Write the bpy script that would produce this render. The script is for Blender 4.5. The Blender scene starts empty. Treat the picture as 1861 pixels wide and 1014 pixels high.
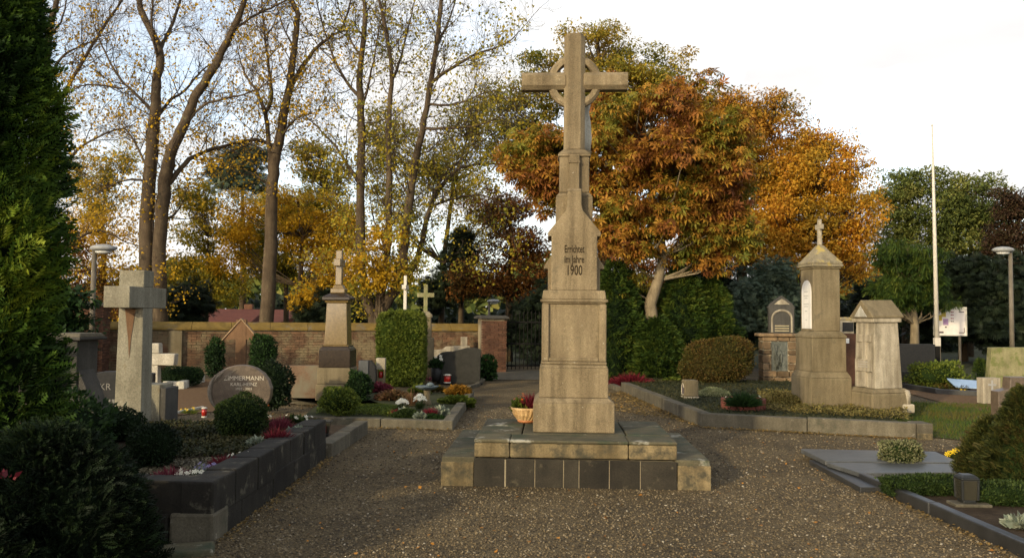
import bpy, math, random
import numpy as np
from mathutils import Vector, Matrix

S = bpy.context.scene
COL = S.collection
PI = math.pi
rad = math.radians

# ------------------------------------------------------------------ camera
F, CX, CY, EYE = 1500.0, 930.5, 507.0, 1.6
PITCH, ROLL = rad(2.61), 0.0087
cam = bpy.data.objects.new('camera', bpy.data.cameras.new('camera'))
COL.objects.link(cam)
cam.data.sensor_width = 36.0
cam.data.lens = 36.0 * F / 1861.0
cam.data.clip_start = 0.05
cam.data.clip_end = 2000.0
RC = (Matrix.Rotation(PI / 2 + PITCH, 3, 'X') @ Matrix.Rotation(ROLL, 3, 'Z'))
cam.matrix_world = Matrix.Translation((0, 0, EYE)) @ RC.to_4x4()
S.camera = cam

# ------------------------------------------------------------------ sky
SUN_EL, SUN_AZ = rad(16), rad(36)      # the sun stands low, behind the viewer and to the left
SUN_FROM = Vector((-math.sin(SUN_AZ) * math.cos(SUN_EL), -math.cos(SUN_AZ) * math.cos(SUN_EL), math.sin(SUN_EL)))
world = bpy.data.worlds.new('World')
S.world = world
world.use_nodes = True
wt = world.node_tree
wt.nodes.clear()
wn = wt.nodes.new
wo = wn('ShaderNodeOutputWorld'); wb = wn('ShaderNodeBackground'); sky = wn('ShaderNodeTexSky')
sky.sky_type = 'NISHITA'; sky.sun_disc = False
sky.sun_elevation = SUN_EL; sky.sun_rotation = math.atan2(SUN_FROM.x, SUN_FROM.y)
sky.air_density = 1.0; sky.dust_density = 1.5
wb.inputs['Strength'].default_value = 0.1
tc = wn('ShaderNodeTexCoord'); mp = wn('ShaderNodeMapping')
mp.inputs['Scale'].default_value = (1.0, 1.0, 2.6)
mp.inputs['Location'].default_value = (3.1, 2.2, 0.3)
n1 = wn('ShaderNodeTexNoise'); n1.inputs['Scale'].default_value = 2.1; n1.inputs['Detail'].default_value = 6
n1.inputs['Roughness'].default_value = 0.55
n2 = wn('ShaderNodeTexNoise'); n2.inputs['Scale'].default_value = 3.3; n2.inputs['Detail'].default_value = 5
r1 = wn('ShaderNodeValToRGB'); r1.color_ramp.elements[0].position = 0.42; r1.color_ramp.elements[1].position = 0.56
r2 = wn('ShaderNodeValToRGB')
r2.color_ramp.elements[0].position = 0.34; r2.color_ramp.elements[0].color = (0.84, 0.825, 0.82, 1)
r2.color_ramp.elements[1].position = 0.56; r2.color_ramp.elements[1].color = (1.0, 0.975, 0.935, 1)
cm = wn('ShaderNodeMix'); cm.data_type = 'RGBA'; cm.blend_type = 'MULTIPLY'; cm.inputs[0].default_value = 1.0
cm.inputs[7].default_value = (9.6, 9.6, 9.6, 1)
hs = wn('ShaderNodeHueSaturation'); hs.inputs['Saturation'].default_value = 0.62; hs.inputs['Value'].default_value = 2.9
mx = wn('ShaderNodeMix'); mx.data_type = 'RGBA'
L = wt.links.new
L(tc.outputs['Generated'], mp.inputs['Vector'])
L(mp.outputs['Vector'], n1.inputs['Vector']); L(mp.outputs['Vector'], n2.inputs['Vector'])
L(n1.outputs['Fac'], r1.inputs['Fac']); L(n2.outputs['Fac'], r2.inputs['Fac'])
L(r2.outputs['Color'], cm.inputs[6])
L(sky.outputs['Color'], hs.inputs['Color'])
L(r1.outputs['Color'], mx.inputs[0]); L(hs.outputs['Color'], mx.inputs[6]); L(cm.outputs[2], mx.inputs[7])
L(mx.outputs[2], wb.inputs['Color']); L(wb.outputs['Background'], wo.inputs['Surface'])

# ------------------------------------------------------------------ sun
sun = bpy.data.objects.new('sun', bpy.data.lights.new('sun', 'SUN'))
COL.objects.link(sun)
sun.data.energy = 3.0
sun.data.angle = rad(1.5)
sun.data.color = (1.0, 0.835, 0.53)
sun.rotation_euler = SUN_FROM.to_track_quat('Z', 'Y').to_euler()
sun.location = SUN_FROM * 60

S.view_settings.view_transform = 'Standard'
S.view_settings.look = 'None'
S.view_settings.gamma = 1.0
S.view_settings.exposure = 0.28
S.view_settings.use_curve_mapping = False
S.cycles.max_bounces = 6
S.cycles.diffuse_bounces = 3
S.cycles.glossy_bounces = 2
S.cycles.transmission_bounces = 3
S.cycles.transparent_max_bounces = 4
S.cycles.use_denoising = True

# ------------------------------------------------------------------ where a picture point lies in the place
def ray(px, py):
    return RC @ Vector(((px - CX) / F, -(py - CY) / F, -1.0))
def G(px, py, z=0.0):
    d = ray(px, py); t = (z - EYE) / d.z
    return Vector((d.x * t, d.y * t, z))
def D(px, py, dist):
    d = ray(px, py); t = dist / d.y
    return Vector((d.x * t, dist, EYE + d.z * t))
GA = rad(-2.7)                                   # the graves and the path share one grid
def grid(p, dx, dy, dz=0):
    return Vector((p[0] + dx * math.cos(GA) - dy * math.sin(GA), p[1] + dx * math.sin(GA) + dy * math.cos(GA), p[2] + dz))

# ------------------------------------------------------------------ materials
def C(r, g, b, k=1.0):
    f = lambda v: ((v / 255 + 0.055) / 1.055) ** 2.4 if v > 10 else v / 255 / 12.92
    return (f(r) * k, f(g) * k, f(b) * k, 1)
class NT:
    def __init__(s, name):
        s.m = bpy.data.materials.new(name); s.m.use_nodes = True
        s.t = s.m.node_tree; s.b = s.t.nodes['Principled BSDF']; s.out = s.t.nodes['Material Output']
        s.geo = s.t.nodes.new('ShaderNodeNewGeometry')
    def n(s, typ, **kw):
        x = s.t.nodes.new(typ)
        for k, v in kw.items(): setattr(x, k, v)
        return x
    def l(s, a, b): s.t.links.new(a, b)
    def mapped(s, scale, src=None):
        m = s.n('ShaderNodeMapping'); m.inputs['Scale'].default_value = scale
        s.l(src or s.geo.outputs['Position'], m.inputs['Vector']); return m.outputs[0]
    def noise(s, scale, detail=4, rough=0.55, vec=None, dist=0.0):
        x = s.n('ShaderNodeTexNoise'); x.inputs['Scale'].default_value = scale
        x.inputs['Detail'].default_value = detail; x.inputs['Roughness'].default_value = rough
        x.inputs['Distortion'].default_value = dist
        s.l(vec or s.geo.outputs['Position'], x.inputs['Vector']); return x.outputs['Fac']
    def voro(s, scale, vec=None, out='Color', feature='F1'):
        x = s.n('ShaderNodeTexVoronoi', feature=feature); x.inputs['Scale'].default_value = scale
        s.l(vec or s.geo.outputs['Position'], x.inputs['Vector']); return x.outputs[out]
    def ramp(s, fac, stops):
        x = s.n('ShaderNodeValToRGB'); e = x.color_ramp.elements
        while len(e) < len(stops): e.new(0.5)
        for q, (p, c) in zip(e, stops):
            q.position = p; q.color = c if not isinstance(c, (int, float)) else (c, c, c, 1)
        s.l(fac, x.inputs['Fac']); return x.outputs['Color']
    def mix(s, fac, a, b, mode='MIX'):
        x = s.n('ShaderNodeMix', data_type='RGBA', blend_type=mode)
        for v, i in ((fac, 0), (a, 6), (b, 7)):
            if isinstance(v, (int, float)): x.inputs[i].default_value = v
            elif isinstance(v, tuple): x.inputs[i].default_value = v
            else: s.l(v, x.inputs[i])
        return x.outputs[2]
    def bump(s, h, strength=0.4, dist=0.01):
        x = s.n('ShaderNodeBump'); x.inputs['Strength'].default_value = strength; x.inputs['Distance'].default_value = dist
        s.l(h, x.inputs['Height']); s.l(x.outputs['Normal'], s.b.inputs['Normal'])
    def done(s, col, rough=0.85, spec=0.3):
        if isinstance(col, tuple): s.b.inputs['Base Color'].default_value = col
        else: s.l(col, s.b.inputs['Base Color'])
        s.b.inputs['Roughness'].default_value = rough
        s.b.inputs['Specular IOR Level'].default_value = spec
        return s.m

def stone(name, a, b, scale=3.0, fine=60, streak=0.0, spots=None, spots2=None, rough=0.88, spec=0.25, bump=0.35, grain=0.35, tone=0.0):
    """weathered stone: a soft mottle of two colours, fine grain, rain streaks and patches of lichen"""
    t = NT(name)
    c = t.ramp(t.noise(scale, 6, 0.6), [(0.32, a), (0.68, b)])
    if tone:
        oi = t.n('ShaderNodeObjectInfo')
        c = t.mix(1.0, c, t.ramp(oi.outputs['Random'], [(0, 1 - tone), (1, 1 + tone)]), 'MULTIPLY')
    f = t.noise(fine, 4, 0.7)
    c = t.mix(grain, c, t.ramp(f, [(0.3, (0.25, 0.24, 0.22, 1)), (0.7, (1.7, 1.65, 1.6, 1))]), 'MULTIPLY')
    if streak:
        st = t.noise(1.0, 5, 0.6, t.mapped((9, 9, 0.8)))
        c = t.mix(streak, c, t.ramp(st, [(0.38, (0.32, 0.30, 0.27, 1)), (0.6, (1, 1, 1, 1))]), 'MULTIPLY')
    for sp in (spots, spots2):
        if sp:
            col, sc, lo, hi = sp
            c = t.mix(t.ramp(t.noise(sc, 7, 0.68), [(lo, 0.0), (hi, 1.0)]), c, col)
    big = t.noise(scale * 4, 6, 0.65)
    h = t.mix(0.5, f, big)
    t.bump(h, bump, 0.012)
    return t.done(c, rough, spec)

def leaf(name, cols, trans=0.3, patch=0.9, rough=0.6, spread=0.5):
    """foliage: every leaf takes its own tone, drifting from patch to patch through the crown"""
    t = NT(name)
    ri = t.geo.outputs['Random Per Island']
    big = t.noise(patch, 2, 0.5)
    bigr = t.ramp(big, [(0.34, 0.0), (0.66, 1.0)])
    f = t.mix(spread, bigr, ri)
    n = len(cols)
    col = t.ramp(f, [(0.08 + 0.84 * i / max(1, n - 1), c) for i, c in enumerate(cols)])
    t.done(col, rough, 0.15)
    tr = t.n('ShaderNodeBsdfTranslucent'); t.l(col, tr.inputs['Color'])
    ms = t.n('ShaderNodeMixShader'); ms.inputs[0].default_value = trans
    t.l(t.b.outputs[0], ms.inputs[1]); t.l(tr.outputs[0], ms.inputs[2]); t.l(ms.outputs[0], t.out.inputs['Surface'])
    return t.m

def plain(name, col, rough=0.6, spec=0.4, metal=0.0, var=0.25, vs=12):
    t = NT(name)
    c = t.mix(var, col, t.ramp(t.noise(vs, 5, 0.6), [(0.3, 0.35), (0.7, 1.5)]), 'MULTIPLY')
    t.b.inputs['Metallic'].default_value = metal
    t.bump(t.noise(vs * 4, 3), 0.12, 0.004)
    return t.done(c, rough, spec)

M = {}
M['sandstone'] = stone('sandstone', (0.190, 0.146, 0.084, 1), (0.255, 0.200, 0.120, 1), 2.2, 90, 0.62, ((0.40, 0.36, 0.27, 1), 26, 0.645, 0.70), ((0.10, 0.085, 0.052, 1), 4.2, 0.56, 0.76), bump=0.7, grain=0.5)
M['step_stone'] = stone('step_stone', (0.068, 0.060, 0.036, 1), (0.118, 0.102, 0.060, 1), 2.5, 70, 0.3, ((0.30, 0.28, 0.22, 1), 4.0, 0.58, 0.66), ((0.040, 0.050, 0.028, 1), 3.2, 0.50, 0.64), tone=0.15, bump=0.6)
M['step_face'] = stone('step_face', (0.150, 0.112, 0.055, 1), (0.235, 0.180, 0.095, 1), 4, 60, 0.6, ((0.055, 0.048, 0.03, 1), 5, 0.47, 0.62), ((0.48, 0.42, 0.3, 1), 9, 0.66, 0.74), tone=0.15, bump=0.6)
M['tile'] = stone('tile', (0.020, 0.017, 0.012, 1), (0.036, 0.030, 0.020, 1), 5, 80, 0.25, ((0.10, 0.082, 0.05, 1), 9, 0.60, 0.74), rough=0.72, spec=0.2, bump=0.3, tone=0.35)
M['mortar'] = stone('mortar', (0.33, 0.28, 0.19, 1), (0.45, 0.40, 0.30, 1), 8, 90, bump=0.5)
M['concrete'] = stone('concrete', (0.175, 0.160, 0.115, 1), (0.245, 0.226, 0.168, 1), 3, 55, 0.35, ((0.16, 0.13, 0.075, 1), 3.4, 0.60, 0.70), rough=0.9, bump=0.7, grain=0.45)
M['pale_granite'] = stone('pale_granite', (0.29, 0.265, 0.21, 1), (0.41, 0.375, 0.305, 1), 5, 45, 0.2, ((0.22, 0.20, 0.16, 1), 24, 0.58, 0.66), bump=1.0, grain=0.5)
M['dark_stone'] = stone('dark_stone', (0.040, 0.038, 0.034, 1), (0.075, 0.070, 0.060, 1), 3, 60, 0.3, ((0.14, 0.13, 0.10, 1), 8, 0.66, 0.76), rough=0.8)
M['black_granite'] = stone('black_granite', (0.010, 0.010, 0.010, 1), (0.020, 0.019, 0.018, 1), 20, 200, rough=0.5, spec=0.3, bump=0.03, grain=0.3)
M['grey_granite'] = stone('grey_granite', (0.022, 0.021, 0.017, 1), (0.034, 0.032, 0.026, 1), 12, 160, rough=0.75, spec=0.2, bump=0.08, grain=0.4)
M['brown_granite'] = stone('brown_granite', (0.080, 0.058, 0.040, 1), (0.130, 0.098, 0.070, 1), 14, 120, rough=0.38, spec=0.5, bump=0.05, grain=0.7)
M['rough_granite'] = stone('rough_granite', (0.14, 0.115, 0.085, 1), (0.22, 0.185, 0.145, 1), 18, 90, rough=0.85, bump=1.0, grain=0.6)
M['polished_brown'] = stone('polished_brown', (0.105, 0.070, 0.024, 1), (0.18, 0.122, 0.045, 1), 25, 160, rough=0.18, spec=0.6, bump=0.03, grain=0.6)
M['polished_dark'] = stone('polished_dark', (0.018, 0.012, 0.008, 1), (0.036, 0.024, 0.014, 1), 25, 160, rough=0.25, spec=0.4, bump=0.03, grain=0.6)
M['banded_stone'] = stone('banded_stone', (0.105, 0.058, 0.032, 1), (0.150, 0.100, 0.060, 1), 2.0, 60, 0.0, ((0.135, 0.115, 0.075, 1), 1.6, 0.48, 0.60), rough=0.7, bump=0.2)
M['weathered'] = stone('weathered', (0.142, 0.112, 0.062, 1), (0.200, 0.160, 0.095, 1), 2.6, 70, 0.40, ((0.105, 0.090, 0.056, 1), 4, 0.58, 0.74), ((0.36, 0.32, 0.23, 1), 20, 0.68, 0.76), bump=0.6)
M['weathered_pale'] = stone('weathered_pale', (0.28, 0.24, 0.17, 1), (0.42, 0.37, 0.28, 1), 3.4, 70, 0.6, ((0.16, 0.135, 0.09, 1), 4.5, 0.58, 0.72), bump=0.6)
M['lichen_roof'] = stone('lichen_roof', (0.17, 0.145, 0.095, 1), (0.25, 0.21, 0.135, 1), 3, 60, 0.3, ((0.34, 0.26, 0.085, 1), 7, 0.54, 0.64), ((0.07, 0.064, 0.05, 1), 4, 0.58, 0.7), bump=0.7)
M['mossy_stone'] = stone('mossy_stone', (0.17, 0.16, 0.075, 1), (0.26, 0.235, 0.125, 1), 4, 60, 0.3, ((0.12, 0.13, 0.04, 1), 6, 0.5, 0.62), bump=0.5)
M['plaque'] = stone('plaque', (0.60, 0.575, 0.52, 1), (0.72, 0.69, 0.64, 1), 4, 60, 0.25, bump=0.05, grain=0.12, rough=0.5)
M['plaque_dim'] = stone('plaque_dim', (0.34, 0.32, 0.27, 1), (0.44, 0.42, 0.36, 1), 4, 60, 0.45, bump=0.1, grain=0.2, rough=0.7)
M['kerb'] = stone('kerb', (0.082, 0.070, 0.048, 1), (0.140, 0.122, 0.085, 1), 3, 60, 0.4, ((0.30, 0.27, 0.21, 1), 12, 0.63, 0.72), ((0.055, 0.055, 0.036, 1), 3.5, 0.56, 0.7), tone=0.18, bump=0.6)
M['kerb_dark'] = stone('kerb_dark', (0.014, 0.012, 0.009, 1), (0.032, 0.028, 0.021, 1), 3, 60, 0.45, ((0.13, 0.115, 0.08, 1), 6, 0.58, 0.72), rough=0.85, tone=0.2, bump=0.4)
M['kerb_black'] = stone('kerb_black', (0.020, 0.020, 0.020, 1), (0.036, 0.036, 0.035, 1), 6, 90, 0.2, ((0.10, 0.10, 0.09, 1), 9, 0.68, 0.76), rough=0.38, spec=0.45, tone=0.12, bump=0.1)
M['slate'] = stone('slate', (0.058, 0.061, 0.061, 1), (0.092, 0.095, 0.094, 1), 2.6, 60, 0.3, ((0.20, 0.20, 0.19, 1), 14, 0.68, 0.76), rough=0.42, spec=0.5, bump=0.08)
M['brick'] = stone('brick', (0.088, 0.048, 0.027, 1), (0.150, 0.082, 0.044, 1), 6, 70, 0.15, ((0.17, 0.130, 0.070, 1), 2.0, 0.46, 0.60), ((0.055, 0.036, 0.026, 1), 8, 0.60, 0.72), tone=0.35, bump=0.6)
M['brick_red'] = stone('brick_red', (0.080, 0.037, 0.022, 1), (0.128, 0.062, 0.036, 1), 6, 70, 0.15, ((0.065, 0.034, 0.026, 1), 5, 0.56, 0.70), tone=0.35, bump=0.6)
M['wall_mortar'] = stone('wall_mortar', (0.21, 0.17, 0.105, 1), (0.32, 0.27, 0.18, 1), 4, 80, 0.3, bump=0.6)
M['coping'] = stone('coping', (0.110, 0.072, 0.018, 1), (0.185, 0.120, 0.028, 1), 4.5, 50, 0.0, ((0.13, 0.105, 0.07, 1), 2.2, 0.56, 0.66), ((0.10, 0.085, 0.03, 1), 9, 0.60, 0.7), bump=0.7)
M['rubble'] = stone('rubble', (0.105, 0.068, 0.038, 1), (0.215, 0.145, 0.078, 1), 5, 50, 0.2, ((0.05, 0.046, 0.034, 1), 6, 0.56, 0.68), tone=0.45, bump=0.8)
M['bronze'] = stone('bronze', (0.055, 0.060, 0.050, 1), (0.16, 0.17, 0.145, 1), 16, 60, 0.4, bump=1.0, rough=0.55, grain=0.6)
M['bleached'] = stone('bleached', (0.42, 0.40, 0.33, 1), (0.52, 0.49, 0.41, 1), 6, 60, 0.3)
M['letter_dark'] = plain('letter_dark', (0.026, 0.018, 0.010, 1), 0.95, 0.1)
M['pole_paint'] = plain('pole_paint', (0.50, 0.455, 0.38, 1), 0.55, var=0.15)
M['letter_pale'] = plain('letter_pale', (0.52, 0.46, 0.36, 1), 0.6)
M['letter_dim'] = plain('letter_dim', (0.16, 0.15, 0.13, 1), 0.7)
M['letter_grey'] = plain('letter_grey', (0.30, 0.29, 0.27, 1), 0.8)
M['gold'] = plain('gold', (0.36, 0.30, 0.17, 1), 0.5)
M['rust_wood'] = stone('rust_wood', (0.115, 0.062, 0.030, 1), (0.17, 0.095, 0.047, 1), 4, 60, 0.4, rough=0.8)
M['rust_trim'] = stone('rust_trim', (0.24, 0.155, 0.085, 1), (0.30, 0.20, 0.115, 1), 6, 60, 0.3, rough=0.7)
M['iron'] = plain('iron', (0.012, 0.011, 0.010, 1), 0.9, 0.08)
M['lamp_pole'] = stone('lamp_pole', (0.115, 0.098, 0.072, 1), (0.155, 0.132, 0.098, 1), 6, 60, 0.3, rough=0.6, grain=0.2)
M['lamp_head'] = plain('lamp_head', (0.24, 0.24, 0.235, 1), 0.5)
M['lamp_glass'] = plain('lamp_glass', (0.50, 0.50, 0.48, 1), 0.3)
M['white_paint'] = plain('white_paint', (0.78, 0.72, 0.62, 1), 0.5, var=0.15)
M['paper'] = plain('paper', (0.66, 0.60, 0.55, 1), 0.7, var=0.12)
M['yellow_paper'] = plain('yellow_paper', (0.42, 0.31, 0.05, 1), 0.7)
M['mauve_paper'] = plain('mauve_paper', (0.33, 0.20, 0.34, 1), 0.7)
M['print_or_niche_shade'] = plain('print_or_niche_shade', (0.08, 0.06, 0.06, 1), 0.7)  # dark printing ink, also the shade painted into two flat niches
M['print_red'] = plain('print_red', (0.24, 0.04, 0.05, 1), 0.7)
M['alu'] = plain('alu', (0.48, 0.45, 0.38, 1), 0.45)
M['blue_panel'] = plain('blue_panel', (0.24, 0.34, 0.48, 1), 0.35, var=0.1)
M['red_glass'] = plain('red_glass', (0.30, 0.018, 0.012, 1), 0.25, 0.5)
M['terracotta'] = plain('terracotta', (0.13, 0.034, 0.022, 1), 0.8, var=0.5)
M['bowl'] = stone('bowl', (0.42, 0.25, 0.10, 1), (0.58, 0.40, 0.20, 1), 14, 80, bump=0.3, rough=0.6)
M['bowl_rim'] = plain('bowl_rim', (0.42, 0.16, 0.055, 1), 0.6)
M['dark_metal'] = plain('dark_metal', (0.035, 0.036, 0.034, 1), 0.35, 0.5, 0.5)
M['lead'] = plain('lead', (0.10, 0.125, 0.13, 1), 0.55)
M['lantern_glass'] = plain('lantern_glass', (0.035, 0.032, 0.022, 1), 0.12, 0.5)
M['wax'] = plain('wax', (0.70, 0.62, 0.5, 1), 0.5)
M['roof_tile'] = stone('roof_tile', (0.105, 0.027, 0.014, 1), (0.15, 0.042, 0.022, 1), 3, 20, 0.3)
M['render_wall'] = stone('render_wall', (0.30, 0.25, 0.19, 1), (0.38, 0.32, 0.25, 1), 3, 40)
M['window'] = plain('window', (0.03, 0.03, 0.035, 1), 0.15, 0.6)
M['bark'] = stone('bark', (0.055, 0.038, 0.022, 1), (0.105, 0.075, 0.045, 1), 3, 30, 0.5, ((0.13, 0.12, 0.06, 1), 5, 0.60, 0.70), bump=1.0)
M['bark_pale'] = stone('bark_pale', (0.16, 0.125, 0.075, 1), (0.25, 0.20, 0.125, 1), 4, 30, 0.4, bump=0.8)
M['twig'] = plain('twig', (0.040, 0.027, 0.018, 1), 0.9)
# foliage
M['lime_leaf'] = leaf('lime_leaf', [C(124, 104, 38), C(178, 142, 36), C(212, 168, 42), C(154, 128, 46)], 0.48)
M['lime_green'] = leaf('lime_green', [C(94, 98, 38), C(134, 128, 42), C(178, 154, 48), C(112, 104, 46)], 0.44)
M['chestnut_leaf'] = leaf('chestnut_leaf', [C(94, 98, 36), C(132, 120, 42), C(160, 114, 42), C(134, 84, 40), C(98, 58, 34)], 0.30, 0.55, spread=0.45)
M['orange_leaf'] = leaf('orange_leaf', [C(126, 110, 42), C(184, 144, 48), C(198, 146, 46), C(176, 114, 42)], 0.36, 0.8, spread=0.5)
M['ochre_leaf'] = leaf('ochre_leaf', [C(106, 102, 42), C(160, 126, 46), C(180, 126, 44), C(140, 98, 42)], 0.34, 0.9, spread=0.5)
M['olive_leaf'] = leaf('olive_leaf', [C(82, 90, 38), C(128, 122, 44), C(168, 142, 50), C(142, 114, 46)], 0.34, 0.6, spread=0.45)
M['green_leaf'] = leaf('green_leaf', [C(58, 70, 36), C(86, 96, 46), C(116, 120, 58), C(126, 118, 62)], 0.3, 0.7, spread=0.5)
M['deep_green'] = leaf('deep_green', [C(24, 38, 20), C(36, 56, 26), C(52, 76, 32)], 0.2, 0.6, spread=0.6)
M['bluish_needle'] = leaf('bluish_needle', [C(52, 64, 54), C(70, 84, 66), C(92, 100, 78)], 0.2, 0.6, spread=0.6)
M['dark_needle'] = leaf('dark_needle', [C(20, 28, 20), C(30, 40, 26), C(44, 52, 32)], 0.15, 0.5, spread=0.6)
M['red_leaf'] = leaf('red_leaf', [C(44, 34, 26), C(66, 46, 32), C(58, 56, 34)], 0.2, 0.5, spread=0.6)
M['rusty_leaf'] = leaf('rusty_leaf', [C(54, 52, 28), C(98, 72, 32), C(130, 80, 34), C(72, 48, 28)], 0.25, 0.45, spread=0.5)
M['thuja'] = leaf('thuja', [C(30, 46, 20), C(48, 68, 26), C(68, 86, 30), C(96, 104, 36)], 0.22, 1.2, spread=0.6)
M['thuja_near'] = leaf('thuja_near', [C(32, 50, 22), C(54, 78, 26), C(86, 108, 32), C(146, 154, 44)], 0.28, 1.3, spread=0.45)
M['yew'] = leaf('yew', [C(14, 22, 12), C(22, 34, 17), C(36, 50, 24)], 0.12, 2.0, spread=0.6)
M['box'] = leaf('box', [C(26, 38, 17), C(44, 58, 24), C(64, 76, 32)], 0.15, 3.0, spread=0.7)
M['hedge'] = leaf('hedge', [C(54, 66, 24), C(82, 94, 32), C(108, 114, 42)], 0.22, 2.0, spread=0.7)
M['rust_hedge'] = leaf('rust_hedge', [C(50, 52, 22), C(72, 68, 28), C(88, 68, 30), C(60, 48, 26)], 0.2, 1.6, spread=0.55)
M['variegated'] = leaf('variegated', [C(58, 64, 36), C(92, 96, 62), C(128, 126, 92), C(66, 62, 40)], 0.15, 3.0, spread=0.8)
M['chippings'] = leaf('chippings', [C(62, 56, 42), C(96, 88, 68), C(118, 110, 88), C(48, 42, 32)], 0.0, 3.0, spread=0.9)
M['olive_conifer'] = leaf('olive_conifer', [C(34, 42, 20), C(54, 60, 26), C(76, 76, 34), C(72, 56, 30)], 0.15, 2.0, spread=0.6)
M['cover'] = leaf('cover', [C(26, 32, 18), C(42, 46, 24), C(58, 56, 30), C(72, 66, 38)], 0.12, 1.5, spread=0.6)
M['tan_cover'] = leaf('tan_cover', [C(70, 70, 36), C(100, 92, 48), C(118, 104, 58), C(84, 74, 42)], 0.15, 1.2, spread=0.6)
M['grass'] = leaf('grass', [C(40, 66, 20), C(60, 84, 26), C(86, 88, 34), C(98, 84, 42)], 0.2, 0.9, spread=0.5)
M['dry_grass'] = leaf('dry_grass', [C(112, 92, 56), C(138, 112, 66), C(92, 80, 44)], 0.2, 0.9, spread=0.5)
M['heather'] = leaf('heather', [C(74, 20, 28), C(104, 30, 40), C(90, 42, 46)], 0.12, 4, spread=0.7)
M['heather_pink'] = leaf('heather_pink', [C(82, 32, 40), C(120, 54, 64), C(98, 42, 52)], 0.12, 4, spread=0.7)
M['red_flower'] = leaf('red_flower', [C(84, 22, 30), C(108, 32, 40), C(66, 18, 24)], 0.12, 4, spread=0.8)
M['silver'] = leaf('silver', [C(92, 102, 86), C(124, 130, 112), C(150, 152, 132)], 0.15, 4, spread=0.8)
M['pale_cover'] = leaf('pale_cover', [C(112, 118, 76), C(142, 144, 102), C(162, 160, 122)], 0.15, 4, spread=0.8)
M['white_flower'] = leaf('white_flower', [C(214, 208, 186), C(232, 226, 206)], 0.2, 4)
M['yellow_flower'] = leaf('yellow_flower', [C(206, 170, 30), C(232, 196, 40)], 0.2, 4)
M['orange_flower'] = leaf('orange_flower', [C(204, 92, 30), C(224, 120, 40)], 0.2, 4)
M['violet_flower'] = leaf('violet_flower', [C(128, 118, 158), C(150, 140, 176)], 0.2, 4)
M['gold_shrub'] = leaf('gold_shrub', [C(112, 78, 26), C(146, 104, 34), C(96, 78, 32)], 0.2, 3, spread=0.7)
M['bronze_shrub'] = leaf('bronze_shrub', [C(66, 62, 38), C(96, 74, 50), C(122, 82, 60)], 0.15, 3, spread=0.6)
M['fallen'] = leaf('fallen', [C(146, 96, 36), C(176, 122, 52), C(110, 70, 34)], 0.1, 3, spread=0.8)
M['red_stem'] = plain('red_stem', (0.30, 0.05, 0.025, 1), 0.5)
M['straw'] = plain('straw', (0.40, 0.22, 0.09, 1), 0.6)
# ground
def ground_mats():
    t = NT('gravel')
    v = t.voro(85.0); v2 = t.voro(38.0)
    c = t.ramp(t.noise(0.55, 5, 0.6), [(0.3, (0.078, 0.055, 0.026, 1)), (0.7, (0.118, 0.086, 0.043, 1))])
    bw = t.n('ShaderNodeRGBToBW'); t.l(v, bw.inputs[0])
    c = t.mix(0.75, c, t.ramp(bw.outputs[0], [(0.15, 0.32), (0.55, 0.95), (0.85, 1.9)]), 'MULTIPLY')
    c = t.mix(0.5, c, t.ramp(t.noise(1.1, 6, 0.7), [(0.36, 0.5), (0.64, 1.35)]), 'MULTIPLY')
    d = t.voro(85.0, out='Distance')
    t.bump(d, 0.9, -0.012)
    M['gravel'] = t.done(c, 0.9, 0.25)
    t = NT('pebble')
    c = t.ramp(t.geo.outputs['Random Per Island'], [(0.0, (0.026, 0.018, 0.009, 1)), (0.4, (0.082, 0.058, 0.028, 1)), (0.78, (0.165, 0.120, 0.060, 1)), (0.97, (0.22, 0.172, 0.105, 1)), (1.0, (0.36, 0.31, 0.23, 1))])
    M['pebble'] = t.done(c, 0.7, 0.35)
    t = NT('soil')
    c = t.ramp(t.noise(6, 7, 0.7), [(0.3, (0.030, 0.021, 0.014, 1)), (0.7, (0.070, 0.050, 0.033, 1))])
    t.bump(t.noise(30, 6, 0.7), 0.9, 0.03)
    M['soil'] = t.done(c, 0.95, 0.1)
    t = NT('mulch')
    c = t.ramp(t.noise(14, 7, 0.75), [(0.3, (0.090, 0.052, 0.028, 1)), (0.7, (0.19, 0.12, 0.066, 1))])
    t.bump(t.noise(40, 6, 0.7), 0.9, 0.03)
    M['mulch'] = t.done(c, 0.95, 0.1)
    t = NT('lawn')
    c = t.ramp(t.noise(1.2, 6, 0.65), [(0.35, (0.042, 0.060, 0.015, 1)), (0.5, (0.062, 0.066, 0.022, 1)), (0.66, (0.100, 0.076, 0.042, 1))])
    t.bump(t.noise(50, 5, 0.7), 0.8, 0.02)
    M['lawn'] = t.done(c, 0.95, 0.1)
    t = NT('turf_dark')
    c = t.ramp(t.noise(3, 6, 0.65), [(0.3, (0.028, 0.033, 0.016, 1)), (0.7, (0.058, 0.058, 0.030, 1))])
    t.bump(t.noise(50, 5, 0.7), 0.8, 0.02)
    M['turf_dark'] = t.done(c, 0.95, 0.1)
    t = NT('chip')
    bw = t.n('ShaderNodeRGBToBW'); t.l(t.voro(60.0), bw.inputs[0])
    c = t.ramp(bw.outputs[0], [(0.2, (0.075, 0.068, 0.050, 1)), (0.8, (0.26, 0.24, 0.18, 1))])
    t.bump(t.voro(60.0, out='Distance'), 0.9, -0.015)
    M['chip'] = t.done(c, 0.9, 0.2)
ground_mats()

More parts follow.
